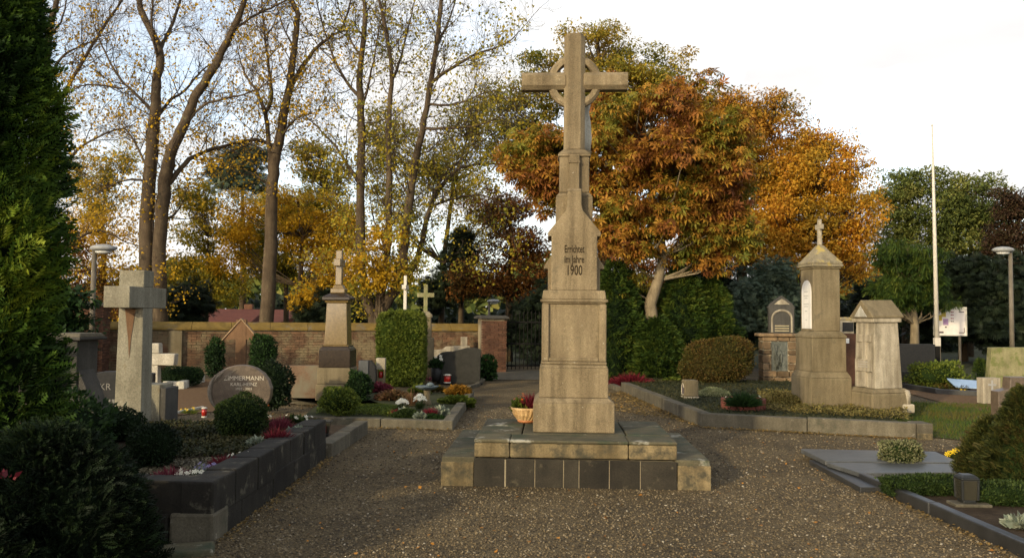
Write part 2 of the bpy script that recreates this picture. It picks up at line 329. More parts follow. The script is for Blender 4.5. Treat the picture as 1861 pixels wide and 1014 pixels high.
# ------------------------------------------------------------------ mesh building
class MB:
    def __init__(s): s.v = []; s.f = []
    def add(s, vs, fs):
        o = len(s.v); s.v += [tuple(v) for v in vs]; s.f += [tuple(i + o for i in f) for f in fs]; return s
    def box(s, x0, x1, y0, y1, z0, z1, tx=1.0, ty=1.0, ox=0.0, oy=0.0):
        """a block; tx, ty shrink its top, ox, oy shift it"""
        cx, cy = (x0 + x1) / 2, (y0 + y1) / 2
        b = [(x0, y0, z0), (x1, y0, z0), (x1, y1, z0), (x0, y1, z0)]
        t = [(cx + (x - cx) * tx + ox, cy + (y - cy) * ty + oy, z1) for x, y, z in b]
        return s.add(b + t, [(3, 2, 1, 0), (4, 5, 6, 7), (0, 1, 5, 4), (1, 2, 6, 5), (2, 3, 7, 6), (3, 0, 4, 7)])
    def blk(s, w, d, z0, z1, cx=0, cy=0, tx=1.0, ty=None):
        return s.box(cx - w / 2, cx + w / 2, cy - d / 2, cy + d / 2, z0, z1, tx, tx if ty is None else ty)
    def extr(s, poly, a0, a1, axis='y'):
        """a polygon (u, z) pushed along an axis"""
        n = len(poly)
        P = (lambda u, z, a: (u, a, z)) if axis == 'y' else (lambda u, z, a: (a, u, z)) if axis == 'x' else (lambda u, z, a: (u, z, a))
        vs = [P(u, z, a0) for u, z in poly] + [P(u, z, a1) for u, z in poly]
        fs = [tuple(range(n)), tuple(range(2 * n - 1, n - 1, -1))] + [(i, i + n, (i + 1) % n + n, (i + 1) % n) for i in range(n)]
        if axis == 'x': fs = [f[::-1] for f in fs]
        return s.add(vs, fs)
    def lathe(s, prof, n=20, cx=0, cy=0, sx=1.0, sy=1.0, wob=None):
        vs = []; fs = []
        for r, z in prof:
            for k in range(n):
                a = 2 * PI * k / n; q = r * (1 + (wob(a, z) if wob else 0))
                vs.append((cx + q * math.cos(a) * sx, cy + q * math.sin(a) * sy, z))
        for i in range(len(prof) - 1):
            for k in range(n):
                fs.append((i * n + k, i * n + (k + 1) % n, (i + 1) * n + (k + 1) % n, (i + 1) * n + k))
        fs.append(tuple(range(n - 1, -1, -1))); fs.append(tuple(range((len(prof) - 1) * n, len(prof) * n)))
        return s.add(vs, fs)
    def tube(s, pts, rr, n=6, cap=True):
        vs = []; fs = []; m = len(pts)
        pts = [Vector(p) for p in pts]
        for i, p in enumerate(pts):
            t = (pts[min(i + 1, m - 1)] - pts[max(i - 1, 0)])
            t = t.normalized() if t.length > 1e-9 else Vector((0, 0, 1))
            ref = Vector((1, 0, 0)) if abs(t.x) < 0.75 else Vector((0, 1, 0))
            u = t.cross(ref).normalized(); w = t.cross(u)
            r = rr[i] if isinstance(rr, (list, tuple)) else rr
            for k in range(n):
                a = 2 * PI * k / n
                q = p + (u * math.cos(a) + w * math.sin(a)) * r
                vs.append((q.x, q.y, q.z))
        for i in range(m - 1):
            for k in range(n):
                fs.append((i * n + k, i * n + (k + 1) % n, (i + 1) * n + (k + 1) % n, (i + 1) * n + k))
        if cap:
            fs.append(tuple(range(n - 1, -1, -1))); fs.append(tuple(range((m - 1) * n, m * n)))
        return s.add(vs, fs)
    def build(s, name, mat, parent=None, bevel=0.0, smooth=False, seg=2):
        me = bpy.data.meshes.new(name); me.from_pydata(s.v, [], s.f); me.update()
        if smooth:
            me.polygons.foreach_set('use_smooth', [True] * len(me.polygons))
        me.materials.append(M[mat])
        o = bpy.data.objects.new(name, me); COL.objects.link(o)
        if parent: o.parent = parent
        if bevel:
            b = o.modifiers.new('bevel', 'BEVEL'); b.width = bevel; b.segments = seg; b.limit_method = 'ANGLE'; b.angle_limit = rad(35)
        return o

def npmesh(name, V, Fc, mat, parent=None, smooth=False):
    """V (n,3), Fc (m,k): one mesh of equal-sided faces"""
    me = bpy.data.meshes.new(name)
    V = np.ascontiguousarray(V, dtype=np.float32); Fc = np.ascontiguousarray(Fc, dtype=np.int32)
    m, k = Fc.shape
    me.vertices.add(len(V)); me.vertices.foreach_set('co', V.ravel())
    me.loops.add(m * k); me.loops.foreach_set('vertex_index', Fc.ravel())
    me.polygons.add(m); me.polygons.foreach_set('loop_start', np.arange(0, m * k, k, dtype=np.int32))
    if smooth: me.polygons.foreach_set('use_smooth', np.ones(m, dtype=bool))
    me.update(calc_edges=True)
    me.materials.append(M[mat])
    o = bpy.data.objects.new(name, me); COL.objects.link(o)
    if parent: o.parent = parent
    return o

def unit(a): return a / np.maximum(np.linalg.norm(a, axis=-1, keepdims=True), 1e-9)
def frames(axis, rng, up=None, roll=True):
    """frames whose x runs along axis; z leans to up, or falls at random"""
    a = unit(axis); n = len(a)
    r = rng.normal(size=(n, 3)) if up is None else np.asarray(up) + rng.normal(size=(n, 3)) * 0.35
    y = unit(np.cross(r, a)); z = np.cross(a, y)
    return np.stack([a, y, z], axis=2)
def inst(name, tv, tf, pos, R, sc, mat, parent=None, smooth=False):
    tv = np.asarray(tv, float); tf = np.asarray(tf)
    n, k = len(pos), len(tv)
    sc = np.broadcast_to(np.asarray(sc, float), (n,)) if np.ndim(sc) < 2 else sc
    if np.ndim(sc) == 1: V = np.einsum('nij,kj->nki', R, tv) * sc[:, None, None]
    else: V = np.einsum('nij,nkj->nki', R, tv[None] * sc[:, None, :])
    V = V + pos[:, None, :]
    Fc = (tf[None] + (np.arange(n) * k)[:, None, None]).reshape(-1, tf.shape[1])
    return npmesh(name, V.reshape(-1, 3), Fc, mat, parent, smooth)

LEAF = ([(0, 0, 0), (0.45, 0.28, 0.06), (1, 0, -0.06), (0.45, -0.28, 0.06)], [(0, 1, 2, 3)])
ROUND = ([(0, 0, 0), (0.4, 0.45, 0.07), (1, 0.1, -0.08), (0.45, -0.45, 0.07)], [(0, 1, 2, 3)])
BLADE = ([(0, 0.05, 0), (0, -0.05, 0), (0.55, -0.04, 0.02), (0.55, 0.04, 0.02), (1, 0, -0.06), (1, 0.004, -0.06)], [(0, 1, 2, 3), (3, 2, 4, 5)])
def fan(n, spread, wid, droop, mid=0.55, inner=1.0, lens=None):
    v = [(0, 0, 0)]; f = []
    for i in range(n):
        a = (i / (n - 1) - 0.5) * spread if n > 1 else 0
        l = (1 - (1 - inner) * abs(i / (n - 1) - 0.5) * 2) if n > 1 else 1
        c, s = math.cos(a), math.sin(a); o = len(v)
        v += [(mid * l * c - wid * s, mid * l * s + wid * c, droop * 0.15), (l * c, l * s, -droop * l), (mid * l * c + wid * s, mid * l * s - wid * c, droop * 0.15)]
        f.append((0, o + 2, o + 1, o))
    return v, f
PALM = fan(6, 4.6, 0.17, 0.45, 0.6, 0.8)
SPRAY = fan(7, 1.9, 0.055, 0.12, 0.55, 0.62)
STAR = fan(7, 6.2, 0.20, -0.05, 0.6, 1.0)
def frond(m, ang, bl, wid):
    v = []; f = []
    for i in range(m + 1):
        x = i / m; v += [(x, .006, -.05 * x * x), (x, -.006, -.05 * x * x)]
    for i in range(m): f.append((2 * i, 2 * i + 1, 2 * i + 3, 2 * i + 2))
    for i in range(m):
        x = i / m; l = bl * math.sin(PI * min(1, .28 + .72 * x * .92)) + .04
        for s in (1, -1):
            o = len(v); c, q = math.cos(ang), s * math.sin(ang); z = -.05 * x * x
            v += [(x + .55 * l * c - wid * q, .55 * l * q + wid * c * s, z + .015), (x + l * c, l * q, z - .03), (x + .55 * l * c + wid * q, .55 * l * q - wid * c * s, z + .015)]
            f.append((2 * i + (0 if s > 0 else 1), o, o + 1, o + 2))
    return v, f
FROND = frond(6, .75, .42, .06)
OCT = ([(1, 0, 0), (-1, 0, 0), (0, 1, 0), (0, -1, 0), (0, 0, 1), (0, 0, -1)],
       [(0, 2, 4), (2, 1, 4), (1, 3, 4), (3, 0, 4), (2, 0, 5), (1, 2, 5), (3, 1, 5), (0, 3, 5)])

# ------------------------------------------------------------------ things
def tag(o, label=None, cat=None, group=None, kind=None):
    for k, v in (('label', label), ('category', cat), ('group', group), ('kind', kind)):
        if v: o[k] = v
    return o
def thing(name, label, cat, loc=(0, 0, 0), rz=GA, group=None):
    o = bpy.data.objects.new(name, None); COL.objects.link(o)
    o.empty_display_size = 0.1
    o.location = loc; o.rotation_euler = (0, 0, rz)
    return tag(o, label, cat, group)
def text(name, body, size, loc, rot, mat, parent, sx=1.0, ext=0.0025, fat=0.0):
    cu = bpy.data.curves.new(name, 'FONT'); cu.body = body; cu.size = size; cu.align_x = 'CENTER'; cu.align_y = 'CENTER'
    cu.extrude = ext; cu.resolution_u = 3; cu.offset = fat
    t = bpy.data.objects.new('lettering_source', cu); COL.objects.link(t)
    bpy.context.view_layer.update()
    me = bpy.data.meshes.new_from_object(t.evaluated_get(bpy.context.evaluated_depsgraph_get()))
    me.name = name
    bpy.data.objects.remove(t); bpy.data.curves.remove(cu)
    me.materials.clear(); me.materials.append(M[mat])
    o = bpy.data.objects.new(name, me); COL.objects.link(o); o.parent = parent
    o.location = loc; o.rotation_euler = rot; o.scale = (sx, 1, 1)
    return o
FRONT = (PI / 2, 0, 0); LEFTWARD = (PI / 2, 0, -PI / 2); RIGHTWARD = (PI / 2, 0, PI / 2)

def sheet(name, pts, z, mat, kind='structure', thick=0.0):
    mb = MB(); n = len(pts)
    mb.add([(p[0], p[1], z) for p in pts], [tuple(range(n))])
    o = mb.build(name, mat)
    area = sum(pts[i][0] * pts[(i + 1) % n][1] - pts[(i + 1) % n][0] * pts[i][1] for i in range(n))
    if area < 0: o.data.flip_normals()
    return tag(o, kind=kind)
def inside(P, poly):
    x, y = P[:, 0], P[:, 1]; r = np.zeros(len(P), bool); n = len(poly)
    for i in range(n):
        x0, y0 = poly[i][0], poly[i][1]; x1, y1 = poly[(i + 1) % n][0], poly[(i + 1) % n][1]
        c = ((y0 > y) != (y1 > y)) & (x < (x1 - x0) * (y - y0) / (y1 - y0 + 1e-12) + x0)
        r ^= c
    return r
def scatter(poly, n, rng):
    xs = [p[0] for p in poly]; ys = [p[1] for p in poly]
    P = np.column_stack([rng.uniform(min(xs), max(xs), n * 3), rng.uniform(min(ys), max(ys), n * 3)])
    return P[inside(P, poly)][:n]

def kerb(name, label, pts, h, w, mat, ln=0.9, z0=0.0, group=None, cat='grave border', mats=None, seed=0, top=None):
    """a row of kerb stones laid end to end along pts; the outer face follows pts, the width goes to the left of the walk"""
    rnd = random.Random(seed)
    t = thing(name, label, cat, (pts[0][0], pts[0][1], z0), 0, group)
    for a, b in zip(pts[:-1], pts[1:]):
        a = Vector((a[0], a[1], 0)); b = Vector((b[0], b[1], 0))
        d = (b - a); Ln = d.length; d.normalize(); nrm = Vector((-d.y, d.x, 0))
        k = max(1, round(Ln / ln)); st = Ln / k
        cuts = [0] + [i * st + rnd.uniform(-0.12, 0.12) * st for i in range(1, k)] + [Ln]
        for i in range(k):
            s0, s1 = cuts[i] + 0.004, cuts[i + 1] - 0.004
            hh = h + rnd.uniform(-0.008, 0.008); o = rnd.uniform(-0.006, 0.006)
            q = [a + d * s0 + nrm * o, a + d * s1 + nrm * (o + rnd.uniform(-.004, .004)), a + d * s1 + nrm * (w + o), a + d * s0 + nrm * (w + o)]
            q = [v - Vector((pts[0][0], pts[0][1], 0)) for v in q]
            mb = MB(); mb.add([(v.x, v.y, -0.05) for v in q] + [(v.x, v.y, hh + rnd.uniform(-.004, .004)) for v in q],
                   [(3, 2, 1, 0), (4, 5, 6, 7), (0, 1, 5, 4), (1, 2, 6, 5), (2, 3, 7, 6), (3, 0, 4, 7)])
            mb.build('kerb_stone', mat, t, 0.012)
    return t

# ================================================================== THE GROUND
rng = np.random.default_rng(11)
sheet('ground', [(-300, -60), (300, -60), (300, 400), (-300, 400)], -0.014, 'turf_dark')
sheet('gravel_path', [(-9, -4), (12, -4), (12, 13), (9, 27), (-10, 27)], -0.006, 'gravel')
A, B = G(385, 987), G(592, 832)
C3 = G(668, 787)
P1, P2, P3 = G(545, 773), G(822, 781), G(862, 722)
K1, K2, K3 = G(1129, 711), G(1277, 776), G(1666, 797)
R1, R2, R3 = G(1455, 822), G(1560, 876), G(1880, 1022)
BED1 = [(A.x, A.y), (B.x, B.y), (B.x - 6, B.y + .3), (A.x - 6, A.y + .3)]
BED2 = [(B.x, B.y), (C3.x, C3.y), (C3.x - 6, C3.y + .3), (B.x - 6, B.y + .3)]
BED3 = [(P1.x, P1.y), (P2.x, P2.y), (P3.x, P3.y), (P3.x - 5, P3.y + .2), (P1.x - .5, P3.y + .2)]
BEDR = [(K1.x, K1.y), (K2.x, K2.y), (K3.x, K3.y), (K3.x + 2.0, K1.y + 1.5), (K1.x + .2, K1.y + 2.5)]
BEDF = [(R1.x, R1.y), (R2.x, R2.y), (R3.x, R3.y), (R3.x + 4, R3.y + .2), (R1.x + 4.5, R1.y - .15)]
LAWN = [(K3.x + .12, K3.y + .3), (K3.x + .7, K3.y - .25), (K3.x + 5, K3.y + .3), (K3.x + 7, K3.y + 3), (K3.x + 1.6, K3.y + 5.2)]
def shrink(p, k=0.03):
    cx = sum(q[0] for q in p) / len(p); cy = sum(q[1] for q in p) / len(p)
    return [(cx + (q[0] - cx) * (1 - k), cy + (q[1] - cy) * (1 - k)) for q in p]
def slab(name, poly, z0, z1, mat, bevel=0):
    mb = MB(); mb.extr([(p[0], p[1]) for p in poly], z0, z1, 'z')
    o = mb.build(name, mat, bevel=bevel)
    return tag(o, kind='structure')
slab('bed_soil', shrink(BED1, .02), -.02, .34, 'soil')
slab('bed_soil', shrink(BED2, .02), -.02, .11, 'soil')
slab('bed_soil', shrink(BED3, .02), -.02, .10, 'turf_dark')
slab('bed_soil', shrink(BEDR, .02), -.02, .13, 'turf_dark')
slab('bed_soil', shrink(BEDF, .02), -.02, .045, 'soil')
sheet('lawn', LAWN, 0.004, 'lawn')
q = [G(270, 760), G(420, 745), G(600, 728), G(600, 690), G(120, 690)]
sheet('mulch_ground', [(v.x, v.y) for v in q], 0.006, 'mulch')
q = [G(1640, 712), G(1760, 745), G(1861, 752), G(1861, 705), G(1640, 690)]
sheet('mulch_ground', [(v.x, v.y) for v in q], 0.010, 'mulch')
q = [G(862, 690), G(985, 690), G(985, 673), G(875, 673)]
sheet('gateway_paving', [(v.x, v.y) for v in q], 0.006, 'kerb')

# loose stones on the gravel
def keep_gravel(P):
    k = np.ones(len(P), bool)
    for b in (BED1, BED2, BED3, BEDR, BEDF, LAWN): k &= ~inside(P, b)
    return k
def pebbles(n, y0, y1, size, seed):
    r = np.random.default_rng(seed)
    y = r.uniform(y0, y1, n); x = (r.uniform(-.68, .72, n)) * y
    P = np.column_stack([x, y]); P = P[keep_gravel(P)]
    n = len(P); s = size * r.uniform(.5, 1.35, (n, 1)) * np.column_stack([r.uniform(.7, 1.3, n), r.uniform(.6, 1.1, n), r.uniform(.35, .7, n)])
    pos = np.column_stack([P, s[:, 2] * .35 - .006])
    a = r.normal(size=(n, 3)); a[:, 2] *= .3
    return pos, frames(a, r, (0, 0, 1)), s
ps = [pebbles(56000, 3.6, 8.2, .0105, 1), pebbles(26000, 8.2, 15, .014, 2), pebbles(900, 3.6, 12, .017, 3)]
o = inst('loose_gravel', OCT[0], OCT[1], np.concatenate([p[0] for p in ps]), np.concatenate([p[1] for p in ps]), np.concatenate([p[2] for p in ps]), 'pebble')
tag(o, 'loose brown and grey pebbles lying over the gravel path', 'gravel', kind='stuff')

# ================================================================== THE MISSION CROSS
MF = G(1045, 886)                                  # middle of the front edge of its steps
mo = grid(MF, 0, 0.94)
mon = thing('memorial_cross', 'tall sandstone wayside cross with ring, stepped base and carved year 1900', 'memorial cross', mo)
FY = -0.94                                         # front of the steps
rr = random.Random(5)
# lower step: side blocks, back row, tiled front
def stepblock(x0, x1, y0, y1, z0, z1, mat='step_stone', nm='step_block', bv=.012):
    e = lambda: rr.uniform(-.004, .004)
    b = MB().box(x0 + .003, x1 - .003, y0 + .003, y1 - .003, z0, z1 + e())
    return b.build(nm, mat, mon, bv)
WL, WU, HL, HU = 1.27, 0.955, 0.265, 0.44
for sx in (-1, 1):
    xs = sorted((sx * WL, sx * (WU - .02)))
    for y0, y1 in ((FY + .03, FY + .55), (FY + .55, FY + 1.2), (FY + 1.2, FY + 1.9)):
        stepblock(xs[0], xs[1], y0, y1, -.05, HL)
    xs2 = sorted((sx * (WL + .001), sx * (WU + .005)))
    MB().box(xs2[0], xs2[1], FY + .014, FY + .032, -.05, HL - .045).build('step_face', 'step_face', mon, .008)
for x0, x1 in ((-.93, 0), (0, .93)):
    stepblock(x0, x1, FY + 1.56, FY + 1.9, -.05, HL)
MB().box(-.93, .93, FY + .03, FY + 1.56, -.05, .25).build('step_core', 'mortar', mon)
tw = [(-.957, -.668), (-.652, -.385), (-.375, -.115), (-.105, .03), (.04, .315), (.325, .605), (.615, .95)]
for i, (x0, x1) in enumerate(tw):
    MB().box(x0, x1, FY + rr.uniform(0, .004), FY + .027, -.05, .262 - .0015 * i).build('tile', 'tile', mon, .003)
MB().box(-.955, .948, FY + .010, FY + .0265, -.05, .250).build('tile_joint', 'wall_mortar', mon)
# upper step
for x0, x1 in ((-WU, -.62), (-.615, .50), (.505, WU)):
    b = MB().box(x0, x1, FY + .012, FY + .5, .268, HU - .035); b.build('step_block', 'step_face', mon, .015)
    stepblock(x0 - .006, x1 + .006, FY + .0, FY + .42, HU - .034, HU, bv=.014)
for x0, x1 in ((-WU, -.52), (.52, WU)):
    stepblock(x0, x1, FY + .425, FY + 1.0, .268, HU); stepblock(x0, x1, FY + 1.005, FY + 1.56, .268, HU)
stepblock(-.515, .515, FY + .425, FY + 1.56, .268, HU - .004)
# pedestal
YC = -.02
def tier(w, d, z0, z1, nm, tx=1.0, bv=.01, dy=0.0, mat='sandstone'):
    return MB().blk(w, d, z0, z1, 0, YC + dy, tx).build(nm, mat, mon, bv)
tier(.82, .80, HU, .735, 'pedestal_base'); tier(.82, .80, .7355, .782, 'pedestal_base', .865)
tier(.700, .68, .7825, 1.085, 'pedestal_block'); tier(.700, .68, 1.0855, 1.118, 'pedestal_block', .93)
tier(.672, .65, 1.1185, 1.146, 'moulding')
tier(.600, .58, 1.1465, 1.735, 'panel')
for sx in (-1, 1):
    for sy in (-1, 1):
        MB().blk(.075, .075, 1.1468, 1.735, sx * .293, YC + sy * .283).build('corner_pilaster', 'sandstone', mon, .012)
MB().box(-.255, .255, YC - .318, YC - .285, 1.1469, 1.186).build('sill_moulding', 'sandstone', mon, .012)
tier(.648, .628, 1.7355, 1.752, 'moulding'); tier(.690, .67, 1.7525, 1.782, 'cornice', 1.0, .008)
tier(.660, .64, 1.7825, 1.875, 'cornice_block', .955)
# the middle stage with a small gable on every side
for (w, d) in ((.60, .36), (.36, .60)):
    h = .30
    prof = [(-w / 2 + .03, 1.8755), (w / 2 - .03, 1.8755), (w / 2 - .03, 2.10), (w / 2 + .012, 2.10), (w / 2 + .012, 2.13), (w / 2 - .075, 2.26), (-w / 2 + .075, 2.26), (-w / 2 - .012, 2.13), (-w / 2 - .012, 2.10), (-w / 2 + .03, 2.10)]
    if w > d: MB().extr(prof, YC - d / 2, YC + d / 2).build('side_gable', 'sandstone', mon, .006)
ys = YC - .30
stele = [(-.235, 1.876), (.235, 1.876), (.235, 2.43), (.272, 2.43), (.272, 2.47), (.085, 2.70), (.072, 2.76), (.072, 2.90), (-.072, 2.90), (-.072, 2.76), (-.085, 2.70), (-.272, 2.47), (-.272, 2.43), (-.235, 2.43)]
MB().extr(stele, ys, ys + .60).build('inscription_stele', 'sandstone', mon, .007)
MB().box(-.072, .072, ys + .0015, ys + .10, 2.9005, 2.925, 1.0, .6).build('stele_cap', 'sandstone', mon, .006)
tier(.385, .36, 2.262, 2.86, 'tower_block'); tier(.385, .36, 2.8605, 2.905, 'tower_block', .82)
tier(.312, .30, 2.9055, 3.285, 'tower_block')
MB().box(-.052, .052, YC - .205, YC - .12, 2.9052, 3.30).build('front_rib', 'sandstone', mon, .01)
MB().box(-.058, .058, YC - .215, YC - .11, 3.2055, 3.235).build('rib_cap', 'sandstone', mon, .006)
tier(.345, .33, 3.2855, 3.315, 'shoulder'); tier(.345, .33, 3.3155, 3.37, 'shoulder', .66)
# the cross itself, chamfered all round
def bar8(a, c):                                    # an octagonal section
    return [(-a, -a + c), (-a + c, -a), (a - c, -a), (a, -a + c), (a, a - c), (a - c, a), (-a + c, a), (-a, a - c)]
sec = [(x, y + YC) for x, y in bar8(.112, .050)]
MB().extr(sec, 3.371, 4.60, 'z').build('cross_shaft', 'sandstone', mon, .006)
MB().extr([(x * .82, (y - YC) * .82 + YC) for x, y in sec], 4.601, 4.628, 'z').build('shaft_top', 'sandstone', mon, .01)
for sx in (-1, 1):
    xs = sorted((sx * .095, sx * .565))
    MB().extr([(y + YC, z + 4.115) for y, z in bar8(.095, .042)], xs[0], xs[1], 'x').build('cross_arm', 'sandstone', mon, .006)
vs = []; fs = []; n = 56
prof = [(.208, -.042), (.215, -.058), (.262, -.058), (.288, -.036), (.288, .036), (.262, .058), (.215, .058), (.208, .042)]
for k in range(n):
    a = 2 * PI * k / n
    for r_, y_ in prof: vs.append((r_ * math.cos(a), YC + y_, 4.115 + r_ * math.sin(a)))
m_ = len(prof)
for k in range(n):
    for i in range(m_): fs.append((k * m_ + i, k * m_ + (i + 1) % m_, ((k + 1) % n) * m_ + (i + 1) % m_, ((k + 1) % n) * m_ + i))
MB().add(vs, fs).build('cross_ring', 'sandstone', mon)
# the carved figure on the far side, of which the robe shows beside the shaft
mb = MB()
fold = lambda a, z: .10 * math.sin(a * 7 + z * 3)
mb.lathe([(.03, 3.40), (.10, 3.42), (.115, 3.55), (.105, 3.72), (.085, 3.85), (.10, 3.93), (.06, 3.985), (.035, 4.0)], 28, .075, YC + .205, 1.05, .75, fold)
mb.lathe([(.02, 4.0), (.05, 4.03), (.056, 4.08), (.045, 4.13), (.015, 4.15)], 14, .06, YC + .20)
mb.build('carved_figure', 'bleached', mon, 0, True)
MB().box(-.12, .19, YC + .10, YC + .31, 3.372, 3.40).build('figure_ledge', 'sandstone', mon, .006)
# the inscription
for body, z, sz, sx in (('Errichtet', 2.295, .110, .52), ('im Jahre', 2.190, .110, .56), ('1900', 2.075, .145, .58)):
    text('lettering', body, sz, (0, ys - .0005, z), FRONT, 'letter_dark', mon, sx, .0012, .0019)

# ================================================================== KERBED BEDS
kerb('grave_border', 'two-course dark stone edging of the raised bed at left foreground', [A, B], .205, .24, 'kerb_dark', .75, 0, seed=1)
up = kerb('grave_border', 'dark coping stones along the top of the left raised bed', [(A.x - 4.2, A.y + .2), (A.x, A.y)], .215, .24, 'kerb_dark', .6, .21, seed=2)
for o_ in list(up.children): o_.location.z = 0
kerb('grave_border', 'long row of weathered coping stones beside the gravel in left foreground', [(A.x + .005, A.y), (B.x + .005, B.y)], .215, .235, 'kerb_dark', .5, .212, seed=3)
cb = thing('corner_stone', 'rough brownish stone block at the front corner under the left bed', 'stone block', (A.x, A.y, 0), 0)
MB().box(-.30, .012, -.012, .30, -.03, .206).build('block', 'kerb', cb, .02)
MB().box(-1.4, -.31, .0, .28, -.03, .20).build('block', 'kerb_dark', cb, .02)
fs_ = thing('flat_stone', 'flat mossy stone lying at the foot of the raised bed corner', 'stone slab', (A.x - .12, A.y - .22, 0), .3)
MB().blk(.42, .26, -.02, .035, 0, 0, .94).build('slab', 'step_stone', fs_, .015)
kerb('grave_border', 'low worn kerb of the second bed beyond the raised one', [(B.x + .06, B.y + .02), (C3.x, C3.y)], .17, .17, 'kerb', .8, 0, seed=4)
kerb('grave_border', 'low grey kerb round the flower plot with the polished obelisk', [P1, P2, P3], .125, .15, 'kerb', 1.3, 0, seed=6)
kerb('grave_border', 'long weathered kerb beside the two monuments right of the memorial', [K1, K2, K3], .20, .17, 'kerb', 1.15, 0, seed=7)
KL = G(1092, 697)
kerb('grave_border', 'short low kerb end at the back beside the red heather', [(KL.x, KL.y), (K1.x - .08, K1.y + .1)], .09, .12, 'kerb', .9, 0, seed=8)
kb = thing('kerb_end_block', 'square corner block closing the right kerb above crumbled footing', 'kerb block', (K3.x, K3.y, 0), 0)
MB().box(.005, .22, -.01, .30, -.03, .205).build('block', 'kerb', kb, .012)
MB().box(.0, .21, -.03, -.012, -.03, .075).build('footing', 'step_face', kb, .01)
kerb('grave_border', 'polished black kerb running out of the right foreground', [R2, R3], .10, .085, 'kerb_black', 1.1, 0, seed=9)
q = [G(1640, 706), G(1700, 716), G(1800, 722)]
kerb('grave_border', 'low black kerb in front of the blue panel at right', [q[0], q[1], q[2]], .12, .1, 'kerb_black', 1.6, 0, seed=10)
q = [G(856, 706), G(870, 702), G(882, 692)]
kerb('grave_border', 'narrow curved kerb end before the dark headstone by the gate', q, .07, .09, 'kerb', .5, 0, seed=12)
q = [G(295, 706), G(334, 707), G(372, 694)]
kerb('grave_border', 'pale concrete kerb around the clipped hedge below the white cross', q, .16, .14, 'bleached', 1.2, 0, seed=13)
q = [G(300, 757), G(372, 742)]
kerb('grave_border', 'thin pale edging strip beside the small red candle', [q[0], q[1]], .05, .05, 'bleached', 1.0, 0, seed=14)

# ================================================================== RIGHT FOREGROUND GRAVE
zs = .10
sl = thing('grave_slab', 'two-piece grey slate grave cover lying flat at right', 'grave slab', (R1.x, R1.y, 0), 0)
def pl(*pp): return [tuple((G(a, b, zs) - Vector((R1.x, R1.y, 0)))[:2]) for a, b in pp]
MB().extr(pl((1455, 815), (1500, 837), (1747, 840), (1700, 820)), .05, zs, 'z').build('slab', 'slate', sl, .008)
MB().extr(pl((1502, 839), (1563, 858), (1743, 857), (1747, 842)), .05, zs - .004, 'z').build('slab', 'slate', sl, .008)
MB().extr(pl((1470, 826), (1563, 874), (1740, 874), (1735, 842)), -.03, .046, 'z').build('plinth', 'kerb_black', sl, .008)
ln = G(1757, 915, .06)
la = thing('grave_lantern', 'dark metal grave lantern with glass sides on a flat stone plate', 'lantern', ln)
MB().blk(.30, .17, -.015, .012, .02, 0).build('stone_plate', 'kerb', la, .006)
MB().blk(.105, .105, .0125, .04).build('foot', 'dark_metal', la, .005)
MB().blk(.118, .118, .0405, .205, 0, 0, 1.12).build('glass_case', 'lantern_glass', la, .004)
for sx in (-1, 1):
    for sy in (-1, 1):
        MB().box(sx * .062 - .009, sx * .062 + .009, sy * .062 - .009, sy * .062 + .009, .0405, .206, 1, 1, sx * .004, sy * .004).build('corner_post', 'dark_metal', la, .003)
MB().blk(.150, .150, .2065, .225).build('roof', 'dark_metal', la, .006); MB().blk(.150, .150, .2255, .25, 0, 0, .6).build('roof', 'dark_metal', la, .008)

# ================================================================== OTHER MONUMENTS
def z_at(py, d, px=930): return D(px, py, d).z
# --- tall column with cross, right
p = G(1492, 738, .13)
t = thing('column_monument', 'tall square sandstone pillar with lichen roof, white plaque and little cross', 'monument', p, rad(7))
MB().blk(.90, .90, -.05, .50).build('base', 'weathered', t, .02); MB().blk(.90, .90, .5005, .60, 0, 0, .86).build('base', 'weathered', t, .01)
MB().blk(.75, .75, .6005, 1.16).build('pedestal', 'weathered', t, .012); MB().blk(.78, .78, 1.1605, 1.20).build('moulding', 'weathered', t, .012); MB().blk(.76, .76, 1.2005, 1.27, 0, 0, .80).build('moulding', 'weathered', t, .008)
MB().blk(.585, .585, 1.2705, 2.32).build('shaft', 'weathered', t, .014)
MB().blk(.63, .63, 2.3205, 2.355).build('moulding', 'weathered', t, .01); MB().blk(.70, .70, 2.3555, 2.395).build('cornice', 'lichen_roof', t, .012)
mb = MB(); prof = [(.345, 2.3955), (.355, 2.425), (.305, 2.47), (.235, 2.545), (.165, 2.615), (.10, 2.69), (.065, 2.73)]
mb.lathe([(r_ * 1.36, z) for r_, z in prof], 4); rot = Matrix.Rotation(PI / 4, 3, 'Z'); mb.v = [tuple(rot @ Vector(v)) for v in mb.v]
mb.build('roof', 'lichen_roof', t, .01)
MB().blk(.085, .085, 2.7305, 3.18, 0, 0, .85).build('cross_shaft', 'weathered_pale', t, .012)
MB().blk(.075, .26, 3.00, 3.09).build('cross_arm', 'weathered_pale', t, .012)
pp_ = [(-.20, 1.31), (.20, 1.31), (.20, 1.93)] + [(.20 * math.cos(a * PI / 10), 1.93 + .20 * math.sin(a * PI / 10)) for a in range(1, 10)] + [(-.20, 1.93)]
MB().extr(pp_, -.315, -.288, 'x').build('plaque', 'plaque', t, .004)
for i, (z, w) in enumerate(((1.93, .16), (1.86, .20), (1.82, .13), (1.72, .22), (1.68, .18), (1.60, .10), (1.45, .05))):
    MB().box(-.3165, -.3145, -w / 2, w / 2, z, z + .012).build('plaque_line', 'letter_grey', t)
for o_ in t.children: o_.scale = (.80, .80, 1)
